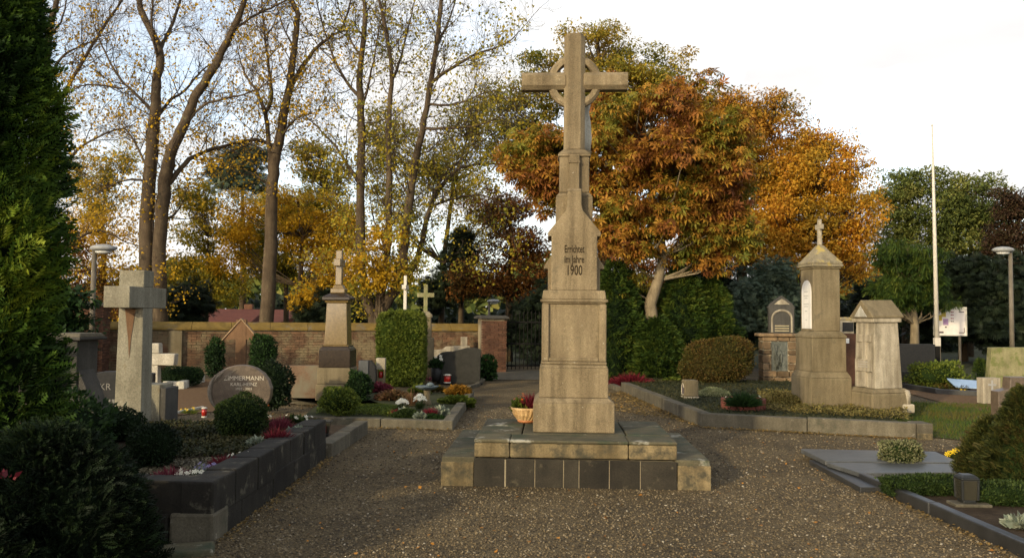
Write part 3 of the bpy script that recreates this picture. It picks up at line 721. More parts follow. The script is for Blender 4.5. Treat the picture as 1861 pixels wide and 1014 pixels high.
# --- gabled tombstone with relief cross
p = G(1597, 744, .13)
t = thing('gabled_tombstone', 'pale stone tombstone with gabled roof and a relief cross on its side', 'tombstone', p, rad(12))
t.rotation_euler = (0, rad(-.8), rad(12))
MB().blk(.72, .68, -.05, .30).build('base', 'weathered', t, .03); MB().blk(.72, .68, .3005, .365, 0, 0, .82).build('base', 'weathered', t, .012)
MB().blk(.50, .54, .3655, 1.43, 0, 0, .88).build('shaft', 'weathered_pale', t, .012)
MB().blk(.52, .56, 1.4305, 1.50).build('cornice', 'weathered_pale', t, .012)
MB().extr([(-.30, 1.5005), (.30, 1.5005), (.30, 1.535), (0, 1.80), (-.30, 1.535)], -.29, .29, 'x').build('roof', 'weathered', t, .012)
MB().extr([(-.17, 1.52), (.17, 1.52), (0, 1.70)], -.302, -.2905, 'x').build('gable_plate', 'plaque_dim', t, .004)
lean = .3655
def relief(y0, y1, z0, z1, th, nm, mat):
    k = lambda z: -.25 + (z - .3655) * .0282
    MB().add([(k(z0) - th, y0, z0), (k(z0) + .01, y0, z0), (k(z0) + .01, y1, z0), (k(z0) - th, y1, z0), (k(z1) - th, y0, z1), (k(z1) + .01, y0, z1), (k(z1) + .01, y1, z1), (k(z1) - th, y1, z1)],
             [(3, 2, 1, 0), (4, 5, 6, 7), (0, 1, 5, 4), (1, 2, 6, 5), (2, 3, 7, 6), (3, 0, 4, 7)]).build(nm, mat, t, .006)
relief(-.055, .055, .38, 1.42, .022, 'relief_cross_shaft', 'weathered_pale'); relief(-.19, .19, 1.11, 1.23, .025, 'relief_cross_arm', 'weathered_pale'); relief(-.215, .215, .63, .83, .034, 'name_panel', 'weathered_pale')
for z in (.78, .74, .70): relief(-.13, .13, z, z + .014, .0355, 'panel_line', 'letter_grey')
sm = thing('stone_stump', 'small pale carved stump leaning at the foot of the gabled tombstone', 'stone', grid(p, .36, -.22), 0)
MB().blk(.20, .14, -.02, .12).build('foot', 'weathered_pale', sm, .02); MB().lathe([(.045, .121), (.05, .2), (.06, .27), (.045, .33), (.015, .345)], 10).build('post', 'weathered_pale', sm, 0, True)
# --- flower wreath between the two
# --- rubble monument with bronze relief and black tablet
p = G(1425, 699)
t = thing('rubble_monument', 'low rustic stone wall monument with a tall bronze relief panel', 'monument', p, rad(-4))
rr2 = random.Random(3)
MB().blk(1.50, .55, -.05, .06, .06).build('footing', 'kerb', t, .02)
MB().blk(1.20, .36, .0605, 1.16, .06, .0).build('core', 'mortar', t)
z = .062
while z < 1.10:
    h = rr2.uniform(.11, .21); h = min(h, 1.17 - z)
    x = -.57
    while x < .66:
        w = rr2.uniform(.16, .38)
        x1 = min(x + w, .69)
        if .69 - x1 < .1: x1 = .69
        if z > .30 and z < 1.0 and x1 > -.36 and x < .04:          # leave the niche of the relief open
            if x < -.36: x1 = -.355
            else: x = .045; x1 = min(x + w, .69)
        MB().box(x + .008, x1 - .008, -.25 + rr2.uniform(-.015, .02), .24, z + .008, z + h - .008).build('stone', 'rubble', t, .02)
        x = x1
    z += h
MB().blk(1.42, .58, 1.172, 1.25, .06).build('capstone', 'rubble', t, .025)
MB().box(-.345, .035, -.20, -.181, .31, 1.06).build('relief_panel', 'bronze', t, .004)
rp = random.Random(8)
for k in range(9):
    x = rp.uniform(-.28, -.03); zz = rp.uniform(.36, .6)
    mb = MB(); mb.tube([(x, -.205, zz), (x + rp.uniform(-.05, .05), -.225, zz + .2), (x + rp.uniform(-.06, .06), -.205, zz + rp.uniform(.3, .42))], [.012, .022, .008], 6)
    mb.build('relief_figure', 'bronze', t, 0, True)
tb = thing('black_tablet', 'black pointed tablet with pale arch frame standing on the rubble monument', 'tombstone', grid(p, -.06, .02, 1.252), rad(-4))
MB().extr([(-.30, 0), (.30, 0), (.30, .60), (.33, .62), (.24, .74), (0, .92), (-.24, .74), (-.33, .62), (-.30, .60)], -.09, .09).build('slab', 'dark_stone', tb, .012)
arch = [(-.235, .02), (-.235, .36)] + [(-.235 * math.cos(a * PI / 12), .36 + .20 * math.sin(a * PI / 12)) for a in range(1, 12)] + [(.235, .36), (.235, .02)]
MB().tube([(x, -.095, z) for x, z in arch], .028, 6).build('arch_frame', 'weathered_pale', tb)
MB().extr([(-.19, .70), (.19, .70), (.10, .78), (0, .84), (-.10, .78)], -.102, -.0905).build('gable_ornament', 'weathered_pale', tb, .004)
for z_ in (.17, .11, .05): MB().box(-.17, .17, -.0935, -.0895, z_, z_ + .022).build('lettering_line', 'gold', tb)
# --- stone lantern block
p = G(1254, 723, .13)
t = thing('stone_lantern', 'small sandstone lantern block with an arched niche', 'stone lantern', p, rad(4))
MB().blk(.28, .24, -.03, .035, 0, 0).build('foot', 'weathered_pale', t, .01)
MB().blk(.265, .225, .0355, .335, 0, 0, .97).build('block', 'weathered', t, .02)
mb = MB(); ar = [(-.065, .07), (.065, .07), (.065, .20)] + [(.065 * math.cos(a * PI / 8), .20 + .065 * math.sin(a * PI / 8)) for a in range(1, 8)] + [(-.065, .20)]
mb.extr(ar, -.1365, -.128, 'x').build('niche', 'print_or_niche_shade', t)  # no hollow: a flat dark plate painted as the niche's shade
MB().tube([(-.135, y, z_) for y, z_ in ar] , .014, 6).build('niche_rim', 'weathered_pale', t)
# --- terracotta ring
p = G(1351, 742, .13)
t = thing('flower_ring', 'round red brick-coloured planter ring filled with low greenery', 'planter', p, 0)
for k in range(22):
    a = 2 * PI * k / 22; c, s_ = math.cos(a), math.sin(a)
    mb = MB(); mb.blk(.045, .094, -.03, .165, 0, 0); mb.v = [((x + .335) * c - y * s_, (x + .335) * s_ + y * c, z_) for x, y, z_ in mb.v]
    mb.build('edging_brick', 'terracotta', t, .008)
MB().lathe([(.30, -.02), (.30, .085)], 24).build('soil', 'soil', t)

# --- concrete cross at left
p = G(241, 772, .34)
t = thing('concrete_cross', 'massive pale concrete cross with rust stain, seen nearly edge-on', 'cross', p, rad(-2))
def sq(w0, d0, w1, d1, z0, z1, nm, cx=0, cy=0):
    return MB().add([(cx - w0 / 2, cy - d0 / 2, z0), (cx + w0 / 2, cy - d0 / 2, z0), (cx + w0 / 2, cy + d0 / 2, z0), (cx - w0 / 2, cy + d0 / 2, z0), (cx - w1 / 2, cy - d1 / 2, z1), (cx + w1 / 2, cy - d1 / 2, z1), (cx + w1 / 2, cy + d1 / 2, z1), (cx - w1 / 2, cy + d1 / 2, z1)],
        [(3, 2, 1, 0), (4, 5, 6, 7), (0, 1, 5, 4), (1, 2, 6, 5), (2, 3, 7, 6), (3, 0, 4, 7)]).build(nm, 'concrete', t, .008)
sq(.31, .26, .28, .23, -.05, 1.32, 'shaft')
MB().box(-.145, .145, -.44, .44, 1.3205, 1.555).build('cross_arm', 'concrete', t, .008)
MB().blk(.285, .24, 1.5555, 1.745).build('head', 'concrete', t, .008)
MB().add([(-.065, -.1215, 1.31), (.055, -.1215, 1.31), (.015, -.1255, .98), (.0, -.128, .75), (-.02, -.1255, .98)], [(0, 4, 3, 2, 1)]).build('rust_stain', 'rust_wood', t)
# --- grey block beside it
p = G(283, 762, .30)
t = thing('concrete_block_stone', 'plain low grey concrete headstone right beside the massive concrete cross', 'headstone', p, rad(-3))
MB().blk(.26, .36, -.2, .44).build('block', 'concrete', t, .012); MB().box(.132, .20, -.17, .17, -.2, .40).build('front_slab', 'dark_stone', t, .008)
# --- dark stele with caps
p = G(80, 772, .34)
t = thing('dark_stele', 'dark grey headstone with two stepped moulded caps and a shadowy niche', 'headstone', p, rad(-8))
MB().box(-.36, .14, -.20, .20, -.1, .86).build('slab', 'dark_stone', t, .01)
MB().box(-.46, .20, -.25, .25, .8605, .90).build('cap', 'dark_stone', t, .012); MB().box(-.44, .18, -.23, .23, .9005, .94, .9, .85).build('cap', 'dark_stone', t, .01)
MB().box(.02, .34, .05, .42, -.1, .95).build('pier', 'dark_stone', t, .01)
MB().box(-.04, .42, -.02, .48, .9505, .985).build('pier_cap', 'dark_stone', t, .012); MB().box(-.03, .41, -.01, .47, .9855, 1.03, .85, .8).build('pier_cap', 'kerb', t, .01)
MB().extr([(.3405, -.1), (.78, -.1), (.66, .06), (.52, .22), (.44, .42), (.3405, .62)], .08, .36).build('curved_shoulder', 'dark_stone', t, .012)
MB().extr([(-.30, .06), (-.02, .06), (-.02, .55), (-.07, .64), (-.25, .64), (-.30, .55)], -.206, -.2005).build('niche', 'print_or_niche_shade', t)  # flat plate on the slab, its dark colour stands for shade in the niche
p2 = grid(p, -.14, -.34)
rs = thing('red_twig_bundle', 'bundle of thin red twigs before the dark stele at left', 'twigs', p2, 0)
rq = random.Random(4)
for k in range(7):
    x = rq.uniform(-.08, .12)
    MB().tube([(x, 0, -.02), (x + rq.uniform(-.03, .03), .02, .25), (x + rq.uniform(-.07, .07), .0, rq.uniform(.36, .52))], [.006, .005, .003], 5).build('twig', 'red_stem', rs)
# --- dark polished slab with letters
p = G(215, 745, .2)
t = thing('dark_headstone', 'wide dark polished headstone with pale initials behind the concrete cross', 'headstone', p, rad(12))
ps_ = [(-.48, 0), (.48, 0), (.48, .53), (.2, .565), (-.2, .56), (-.48, .51)]
MB().extr(ps_, -.08, .08).build('slab', 'black_granite', t, .01)
MB().box(-.54, .54, -.14, .14, -.25, -.0005).build('foot', 'bleached', t, .012)
text('lettering', 'KR', .135, (-.165, -.0825, .34), FRONT, 'letter_dim', t, .9, .002)
for k_ in range(4): MB().box(-.235 + k_ * .055, -.20 + k_ * .055, -.083, -.0805, .11, .165).build('worn_letter', 'letter_dim', t)
# --- white rough cross
p = G(283, 698, .12)
t = thing('white_granite_cross', 'rough-hewn white granite cross with short thick arms before the wall', 'cross', p, rad(-6))
MB().blk(.17, .16, -.2, .40, 0, 0, .88).build('shaft', 'pale_granite', t, .02)
MB().add([(-.43, -.09, .40), (.43, -.09, .40), (.43, .09, .40), (-.43, .09, .40), (-.45, -.09, .645), (.45, -.09, .645), (.45, .09, .645), (-.45, .09, .645)], [(3, 2, 1, 0), (4, 5, 6, 7), (0, 1, 5, 4), (1, 2, 6, 5), (2, 3, 7, 6), (3, 0, 4, 7)]).build('cross_arm', 'pale_granite', t, .02)
MB().blk(.20, .17, .6455, .86, 0, 0, .9).build('head', 'pale_granite', t, .02)
# --- round granite stone with name
p = G(438, 757, .22); p.z = .275
t = thing('round_headstone', 'round brown granite headstone with pale engraved name', 'headstone', p, rad(4))
n = 40; pr = [(.405 * math.cos(2 * PI * k / n - .35) * (1 + .02 * math.sin(3 * k)), .29 + .355 * math.sin(2 * PI * k / n - .35)) for k in range(n)]
pr = [(x, max(z_, -.04)) for x, z_ in pr]
MB().extr(pr, -.075, .075).build('disc', 'brown_granite', t, .012)
for k, (a0, a1) in enumerate(((2.35, 3.9), (2.2, 2.75))):
    arc = [(.405 * math.cos(a0 + (a1 - a0) * i / 10) * (1 - .09 * k), -.074, .29 + .355 * math.sin(a0 + (a1 - a0) * i / 10) * (1 - .09 * k)) for i in range(11)]
    MB().tube(arc, [.006 + .022 * math.sin(PI * i / 10) for i in range(11)], 6).build('rough_edge', 'rough_granite', t)
for k in range(3):
    MB().tube([(-.29 + .05 * k, -.073, .40 + .02 * k), (-.21 + .05 * k, -.078, .49 + .025 * k), (-.12 + .05 * k, -.074, .555 + .025 * k)], [.003, .010, .003], 5).build('carved_feather', 'rough_granite', t)
MB().blk(.62, .24, -.2, -.041).build('foot', 'dark_stone', t, .015)
for body, z_, s_ in (('ZIMMERMANN', .465, .083), ('KARL-HEINZ', .385, .064), ('1932 - 2003', .325, .046)):
    text('lettering', body, s_, (.045, -.0765, z_), FRONT, 'letter_pale', t, .98, .0015)
# --- brown wooden cross with roof
p = D(437, 690, 16.2); p.z = 0
t = thing('roofed_cross', 'flat rust-brown cross with pitched roof boards in front of the wall', 'cross', p, rad(2))
zt = z_at(578, 16.2, 437)
MB().box(-.10, .10, -.04, .04, 0, zt - .03).build('shaft', 'rust_wood', t, .006)
MB().extr([(-.33, zt - .42), (.33, zt - .42), (.02, zt - .04), (-.02, zt - .04)], -.035, .035).build('gable_board', 'rust_wood', t, .004)
for sx in (-1, 1):
    MB().extr([(sx * .0, zt), (sx * .385, zt - .445), (sx * .385, zt - .475), (sx * .0, zt - .032)] if sx < 0 else [(0, zt - .032), (.385, zt - .475), (.385, zt - .445), (0, zt)], -.06, .06).build('roof_board', 'rust_trim', t, .004)
# --- banded slab
p = G(548, 727, .05)
t = thing('banded_slab', 'broad low headstone of banded reddish stone left of the obelisk', 'headstone', p, rad(-2))
MB().add([(-.42, -.10, 0), (.42, -.10, 0), (.42, .10, 0), (-.42, .10, 0), (-.45, -.10, .62), (.45, -.10, .64), (.45, .10, .64), (-.45, .10, .62)], [(3, 2, 1, 0), (4, 5, 6, 7), (0, 1, 5, 4), (1, 2, 6, 5), (2, 3, 7, 6), (3, 0, 4, 7)]).build('slab', 'banded_stone', t, .012)
MB().blk(1.04, .36, -.1, -.001).build('foot', 'kerb', t, .012)
# --- polished obelisk
p = G(606, 727, .10)
t = thing('granite_obelisk', 'polished brown granite obelisk with cross finial on a pale plinth', 'obelisk', grid(p, 0, .25), rad(-1))
MB().blk(.64, .62, -.05, .26).build('plinth', 'weathered', t, .02); MB().blk(.60, .58, .2605, .53).build('plinth', 'weathered', t, .015)
MB().blk(.56, .54, .5305, .83).build('pedestal', 'polished_dark', t, .012); MB().blk(.54, .52, .8305, .88, 0, 0, .86).build('moulding', 'polished_dark', t, .01); MB().blk(.475, .455, .8805, .90).build('moulding', 'polished_brown', t, .008)
MB().blk(.415, .40, .9005, 1.60, 0, 0, .86).build('shaft', 'polished_brown', t, .01)
MB().blk(.40, .385, 1.6005, 1.64, 0, 0, 1.06).build('cornice', 'polished_brown', t, .006); MB().blk(.50, .48, 1.6405, 1.70).build('cornice', 'polished_dark', t, .012); MB().blk(.49, .47, 1.7005, 1.76, 0, 0, .55).build('cornice', 'polished_dark', t, .01)
MB().blk(.26, .25, 1.7605, 1.84).build('cross_foot', 'polished_brown', t, .012); MB().blk(.20, .19, 1.8405, 1.90, 0, 0, .75).build('cross_foot', 'polished_brown', t, .01)
MB().blk(.115, .12, 1.9005, 2.48, 0, 0, .96).build('cross_shaft', 'polished_brown', t, .01); MB().blk(.125, .40, 2.21, 2.335).build('cross_arm', 'polished_brown', t, .01)
for o_ in t.children: o_.scale.z = 1.075
# --- white slender cross, stone cross on pedestal
p = D(735, 640, 21.5); p.z = 0
t = thing('slender_white_cross', 'slender white cross rising behind the clipped thuja block', 'cross', p, rad(0))
zt = z_at(501, 21.5, 735)
MB().blk(.095, .095, 0, zt, 0, 0, .8).build('shaft', 'pole_paint', t, .01); MB().box(-.055, .055, -.28, .28, zt - .36, zt - .25).build('cross_arm', 'pole_paint', t, .01)
MB().blk(.2, .2, -.02, .35).build('foot', 'weathered', t, .01)
p = D(772, 680, 20.5); p.z = 0
t = thing('mossy_stone_cross', 'mossy stone cross on a tapered sandstone pedestal behind the thuja block', 'cross', p, rad(2))
k = 20.5 / F; zt = z_at(517, 20.5, 772); zb = z_at(568, 20.5, 772)
MB().blk(.44, .40, -.05, zb - .62, 0, 0, .92).build('pedestal', 'weathered', t, .015); MB().blk(.30, .28, zb - .6195, zb - .12, 0, 0, .94).build('pedestal', 'weathered', t, .012)
MB().blk(.34, .31, zb - .1195, zb - .06).build('cornice', 'lichen_roof', t, .012); MB().blk(.34, .31, zb - .0595, zb + .03, 0, 0, .5).build('cornice', 'lichen_roof', t, .01)
MB().blk(.10, .09, zb + .0305, zt, 0, 0, .95).build('cross_shaft', 'mossy_stone', t, .012); MB().blk(.42, .085, zt - .32, zt - .21).build('cross_arm', 'mossy_stone', t, .012)
# --- dark wavy headstone near the gate
p = G(834, 696, .02)
t = thing('wavy_headstone', 'wide dark grey headstone with sloping wavy top near the gate', 'headstone', p, rad(3))
MB().extr([(-.52, 0), (.50, 0), (.51, .80), (.36, .84), (.16, .83), (-.02, .78), (-.16, .745), (-.30, .74), (-.42, .72), (-.52, .64)], -.09, .09).build('slab', 'grey_granite', t, .012)
MB().blk(1.12, .34, -.05, -.0005).build('foot', 'kerb_dark', t, .01)
p = G(930, 692)
# --- small headstones between obelisk and thuja block
p = D(664, 700, 17.2); p.z = .05
t = thing('curved_headstone', 'black polished headstone with curved right edge behind the obelisk', 'headstone', p, rad(3))
MB().extr([(-.14, 0), (.20, 0), (.23, .30), (.21, .50), (.12, .62), (-.14, .62)], -.10, .10).build('slab', 'black_granite', t, .012)
MB().box(-.13, .07, -.125, -.1005, .34, .62).build('polished_face', 'slate', t, .01)
p = D(692, 700, 17.4); p.z = .05
t = thing('pale_lantern_pillar', 'small pale stone pillar holding a red grave light', 'lantern', p, rad(2))
MB().blk(.17, .16, -.05, .24).build('foot', 'weathered', t, .01); MB().blk(.19, .18, .42, .66).build('head', 'weathered_pale', t, .012)
for sx in (-1, 1): MB().blk(.03, .16, .2405, .4195, sx * .075).build('side_post', 'weathered', t, .005)
MB().lathe([(.045, .2405), (.05, .30), (.045, .38)], 12).build('candle', 'red_glass', t, 0, True)
# --- right side far stones
p = G(1682, 700)
t = thing('black_family_stone', 'broad black family tombstone with low curved centre under dark trees', 'tombstone', grid(p, 0, 2.2), rad(0))
MB().box(-1.5, 1.2, -.15, .15, -.05, .95).build('wall_slab', 'black_granite', t, .012)
MB().extr([(-.75, .951), (.05, .951), (-.0, 1.10), (-.18, 1.28), (-.50, 1.28), (-.69, 1.10)], -.16, .16).build('centre_slab', 'black_granite', t, .012)
p = G(1650, 699)
t = thing('small_grey_stone', 'little tilted grey stone in front of the black family tombstone', 'headstone', p, .1)
MB().box(-.17, .17, -.05, .05, -.02, .33).build('slab', 'grey_granite', t, .01)
p = G(1850, 708)
t = thing('limestone_slab', 'broad greenish pale stone slab at the right edge', 'headstone', p, rad(-2))
MB().add([(-.72, -.1, 0), (.8, -.1, 0), (.8, .1, 0), (-.72, .1, 0), (-.64, -.1, .98), (.8, -.1, 1.0), (.8, .1, 1.0), (-.64, .1, .98)], [(3, 2, 1, 0), (4, 5, 6, 7), (0, 1, 5, 4), (1, 2, 6, 5), (2, 3, 7, 6), (3, 0, 4, 7)]).build('slab', 'mossy_stone', t, .015)
p = G(1797, 733)
t = thing('pale_cross_stone', 'small pale weathered headstone with incised cross at far right', 'headstone', p, rad(6))
MB().blk(.36, .20, -.03, .50).build('slab', 'weathered_pale', t, .012); MB().box(-.02, .02, -.108, -.1005, .2, .46).build('cross_upright', 'letter_grey', t); MB().box(-.08, .08, -.1095, -.1006, .35, .385).build('cross_bar', 'letter_grey', t)
p = G(1845, 772)
t = thing('brown_name_stone', 'dark brown headstone with worn lettering behind the right conifers', 'headstone', p, rad(2))
MB().extr([(-.32, -.05), (.55, -.05), (.55, .74), (-.12, .74), (-.14, .56), (-.32, .52)], -.10, .10).build('slab', 'brown_granite', t, .012)
for z_, x_, n_ in ((.42, -.02, 5), (.30, -.12, 7)):
    for k_ in range(n_): MB().box(x_ + k_ * .062, x_ + .045 + k_ * .062, -.1035, -.1005, z_, z_ + .06).build('worn_letter', 'letter_dark', t)
p = G(1770, 712)
t = thing('blue_panel', 'flat pale blue polished grave plate', 'grave plate', p, rad(-6))
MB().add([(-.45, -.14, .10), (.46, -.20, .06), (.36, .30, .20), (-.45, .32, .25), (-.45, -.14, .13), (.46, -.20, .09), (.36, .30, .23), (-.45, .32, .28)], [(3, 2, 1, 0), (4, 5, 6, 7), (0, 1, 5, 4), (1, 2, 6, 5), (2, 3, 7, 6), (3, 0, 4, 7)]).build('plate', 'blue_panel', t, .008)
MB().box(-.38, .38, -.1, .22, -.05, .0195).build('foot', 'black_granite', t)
p = D(1537, 660, 17.5); p.z = .05
t = thing('plaque_headstone', 'narrow pale headstone with black plaque between column and gabled tombstone', 'headstone', p, rad(2))
zt = z_at(583, 17.5, 1537)
MB().blk(.44, .2, -.1, zt - .32).build('block', 'brick_red', t, .012); MB().blk(.30, .16, zt - .3195, zt - .04).build('upper_block', 'weathered_pale', t, .012); MB().blk(.36, .2, zt - .0395, zt + .03, 0, 0, .7).build('cap', 'lichen_roof', t, .01)
MB().box(-.10, .13, -.095, -.0805, zt - .27, zt - .08).build('plaque', 'black_granite', t, .004)
MB().box(-.05, .03, -.112, -.1005, zt - .52, zt - .42).build('photo_plate', 'plaque', t, .003)

# ================================================================== LAMPS, FLAGPOLE, BOARD
def lamp(px, ytop, d, label, arm=1, sc=1.0):
    p = D(px, ytop, d); zt = p.z; p.z = 0
    t = thing('street_lamp', label, 'street lamp', p, 0, 'lamps along the cemetery paths')
    MB().tube([(0, 0, -.05), (0, 0, zt - .10)], [.075, .055], 12).build('pole', 'lamp_pole', t, 0, True)
    mb = MB(); mb.lathe([(.05, zt - .12), (.24, zt - .10), (.30, zt - .05), (.27, zt + .0), (.16, zt + .045), (.03, zt + .06)], 20, arm * .22, 0, 1.1, .8)
    mb.build('lamp_head', 'lamp_head', t, 0, True)
    MB().lathe([(.03, zt - .19), (.14, zt - .17), (.19, zt - .121)], 18, arm * .22, 0, 1.1, .8).build('diffuser', 'lamp_glass', t, 0, True)
    return t
lamp(172, 448, 20.5, 'street lamp with pale bowl head left of the concrete cross')
lamp(375, 527, 33, 'small far street lamp behind the wall above the roofed cross')
lamp(889, 546, 40, 'far street lamp just above the brick gate pillar')
lamp(1836, 452, 25, 'street lamp with pale bowl head at the right edge', -1)
p = D(1703, 628, 24); p.z = 0; pt = D(1694, 228, 24)
t = thing('flagpole', 'tall slim white flagpole standing beside the notice board', 'flagpole', p, 0)
zb = z_at(615, 24, 1703)
MB().tube([(0, 0, zb), ((pt.x - p.x) * .5, 0, (zb + pt.z) / 2), (pt.x - p.x, 0, pt.z - .03)], [.066, .05, .022], 10).build('pole', 'pole_paint', t, 0, True)
MB().lathe([(.01, pt.z - .035), (.035, pt.z - .01), (.03, pt.z + .02), (.008, pt.z + .03)], 10, pt.x - p.x).build('finial', 'pole_paint', t, 0, True)
MB().blk(.16, .14, zb - .22, zb + .02).build('pole_socket', 'pole_paint', t, .01); MB().blk(.12, .12, -.05, zb - .2205).build('socket_post', 'iron', t, .01)
d = 28
a = D(1698, 610, d); b = D(1755, 558, d); p = Vector(((a.x + b.x) / 2, d, 0))
t = thing('notice_board', 'white notice board with coloured papers on two posts', 'notice board', p, rad(-4))
w, z0, z1 = (b.x - a.x) / 2, a.z, b.z
MB().box(-w + .03, w - .03, -.02, .03, z0 + .03, z1 - .03).build('back_panel', 'paper', t)
for x0, x1, q0, q1 in ((-w, w, z0, z0 + .035), (-w, w, z1 - .09, z1), (-w, -w + .035, z0 + .0355, z1 - .0905), (w - .035, w, z0 + .0355, z1 - .0905)):
    MB().box(x0, x1, -.05, .05, q0, q1).build('frame', 'alu', t, .006)
for sx in (-.62, .62): MB().box(sx * w - .035, sx * w + .035, .031, .09, -.05, z0 + .3).build('post', 'lamp_pole', t, .006)
ww, hh = 2 * w, z1 - z0
for x, z, dw, dh, m in ((.20, .62, .10, .20, 'yellow_paper'), (.30, .74, .14, .18, 'yellow_paper'), (.36, .48, .16, .22, 'mauve_paper'), (.40, .18, .14, .20, 'paper'), (.62, .50, .22, .5, 'paper'), (.80, .30, .06, .25, 'paper')):
    MB().box(-w + x * ww - dw * ww / 2, -w + x * ww + dw * ww / 2, -.0235, -.0205, z0 + z * hh - dh * hh / 2, z0 + z * hh + dh * hh / 2).build('notice', m, t)
for i, z in enumerate((.82, .72, .60, .50)):
    for x in (.535, .585): MB().box(-w + x * ww - .022, -w + x * ww + .016, -.0265, -.0238, z0 + z * hh - .02, z0 + z * hh + .022).build('printed_picture', 'print_red' if i < 3 else 'print_or_niche_shade', t)
for x, z, dw, dh in ((.84, .83, .16, .03), (.84, .11, .16, .03), (.20, .12, .18, .06), (.15, .80, .05, .1), (.92, .2, .02, .16), (.36, .30, .06, .05)):
    MB().box(-w + x * ww - dw * ww / 2, -w + x * ww + dw * ww / 2, -.0285, -.0268, z0 + z * hh - dh * hh / 2, z0 + z * hh + dh * hh / 2).build('printed_strip', 'print_or_niche_shade', t)

# ================================================================== WALL, PILLARS, GATE, HOUSES
BR = None
def brickmesh(w, h, d, mat):
    mb = MB().box(-w / 2, w / 2, -d / 2, d / 2, -h / 2, h / 2)
    me = bpy.data.meshes.new('brick'); me.from_pydata(mb.v, [], mb.f); me.materials.append(M[mat]); return me
ST, HD, CH = .245, .115, .074
WM = {'brick': (brickmesh(.234, .062, .06, 'brick'), brickmesh(.112, .062, .06, 'brick')), 'brick_red': (brickmesh(.234, .062, .06, 'brick_red'), brickmesh(.112, .062, .06, 'brick_red'))}
def brick_face(t, x0, x1, z0, z1, y, mat, rnd, limit=10 ** 9, seen=None, rz=0):
    """bricks laid in courses over a face looking to -y; past the limit the rest are joined into one part"""
    left = []; n = 0; c = 0; z = z0 + CH / 2
    while z + .03 < z1:
        x = x0 + (0 if c % 2 == 0 else -.125)
        while x < x1 - .02:
            a, b = max(x, x0), min(x + .236, x1)
            if b - a > .05:
                m = (a + b) / 2; off = rnd.uniform(-.006, .006)
                if n < limit and (seen is None or seen(m, z)):
                    o = bpy.data.objects.new('brick', WM[mat][0 if b - a > .17 else 1]); COL.objects.link(o); o.parent = t
                    o.location = (m, y + off, z) if not rz else (y + off, m, z); o.scale = ((b - a) / (.234 if b - a > .17 else .112), 1, 1)
                    if rz: o.rotation_euler = (0, 0, PI / 2)
                    n += 1
                else: left.append((a, b, z, off))
            x += .246
        z += CH; c += 1
    if left:
        mb = MB()
        for a, b, z, off in left: mb.box(a, b, y + off - .03, y + off + .03, z - .031, z + .031)
        tag(mb.build('brickwork', mat, t), kind='stuff')
    return n
rb = random.Random(21)
WR = D(872, 640, 24.6); WL_ = D(120, 640, 21.6)
WR.z = WL_.z = 0
wa = math.atan2(WR.y - WL_.y, WR.x - WL_.x); wl = (WR - WL_).length
t = thing('brick_wall', 'long low weathered brick wall with mossy yellow coping behind the graves', 'wall', WL_, wa)
HW = 1.16
MB().box(0, wl, .012, .30, -.1, HW).build('wall_core', 'wall_mortar', t)
brick_face(t, 0, wl, .02, HW, .0, 'brick', rb, 300, lambda x, z: z > .45 and 1.2 < x < wl - .2 and not (7.1 < x < 8.6))
x = 0
while x < wl - .2:
    x1 = min(x + 1.02, wl)
    MB().extr([(-.10, HW + .001), (.40, HW + .001), (.40, HW + .05), (.15, HW + .225), (-.10, HW + .055)], x + .004, x1 - .004, 'x').build('coping_stone', 'coping', t, .008)
    x = x1
for px in (316,):
    xx = (D(px, 640, 22.5) - WL_).length
    MB().box(xx - .17, xx + .17, -.14, -.033, -.1, HW - .02).build('buttress', 'weathered', t, .01)
def pillar(label, px, ytop, d, w, mat, hcap=.10):
    p = D(px, ytop, d); zt = p.z - hcap; p.z = 0
    t = thing('brick_pillar', label, 'pillar', p, wa)
    MB().box(-w / 2 + .05, w / 2 - .05, -w / 2 + .05, w / 2 - .05, -.1, zt).build('pillar_core', 'wall_mortar', t)
    brick_face(t, -w / 2, w / 2, .0, zt, -w / 2 + .03, mat, rb)
    brick_face(t, -w / 2 + .062, w / 2, .0, zt, w / 2 - .03, mat, rb, rz=1)
    MB().blk(w + .12, w + .12, zt, zt + hcap * .55).build('cap', 'dark_stone', t, .012); MB().blk(w + .1, w + .1, zt + hcap * .551, zt + hcap, 0, 0, .8).build('cap', 'dark_stone', t, .01)
    return t
pillar('square brick gate pillar with dark cap beside the iron gate', 893, 573, 24.2, .74, 'brick_red')
pillar('taller red brick pillar at the left end of the wall', 158, 549, 21.0, .95, 'brick_red')
# small pale post on the wall
p = D(843, 640, 24.0); p.z = 0
t = thing('pale_post', 'short pale stone post before the wall next to the gate pillar', 'post', p, wa)
MB().blk(.17, .14, -.05, z_at(612, 24, 843)).build('post', 'weathered_pale', t, .01)
p = D(805, 640, 23.2); p.z = 0
t = thing('pale_ledge_stone', 'low pale stepped stone behind the dark wavy headstone', 'headstone', p, wa)
zt = z_at(628, 23.2, 805)
MB().extr([(-.5, -.05), (.75, -.05), (.75, zt), (.1, zt - .02), (.0, zt - .1), (-.5, zt - .14)], -.1, .1).build('slab', 'weathered_pale', t, .012)
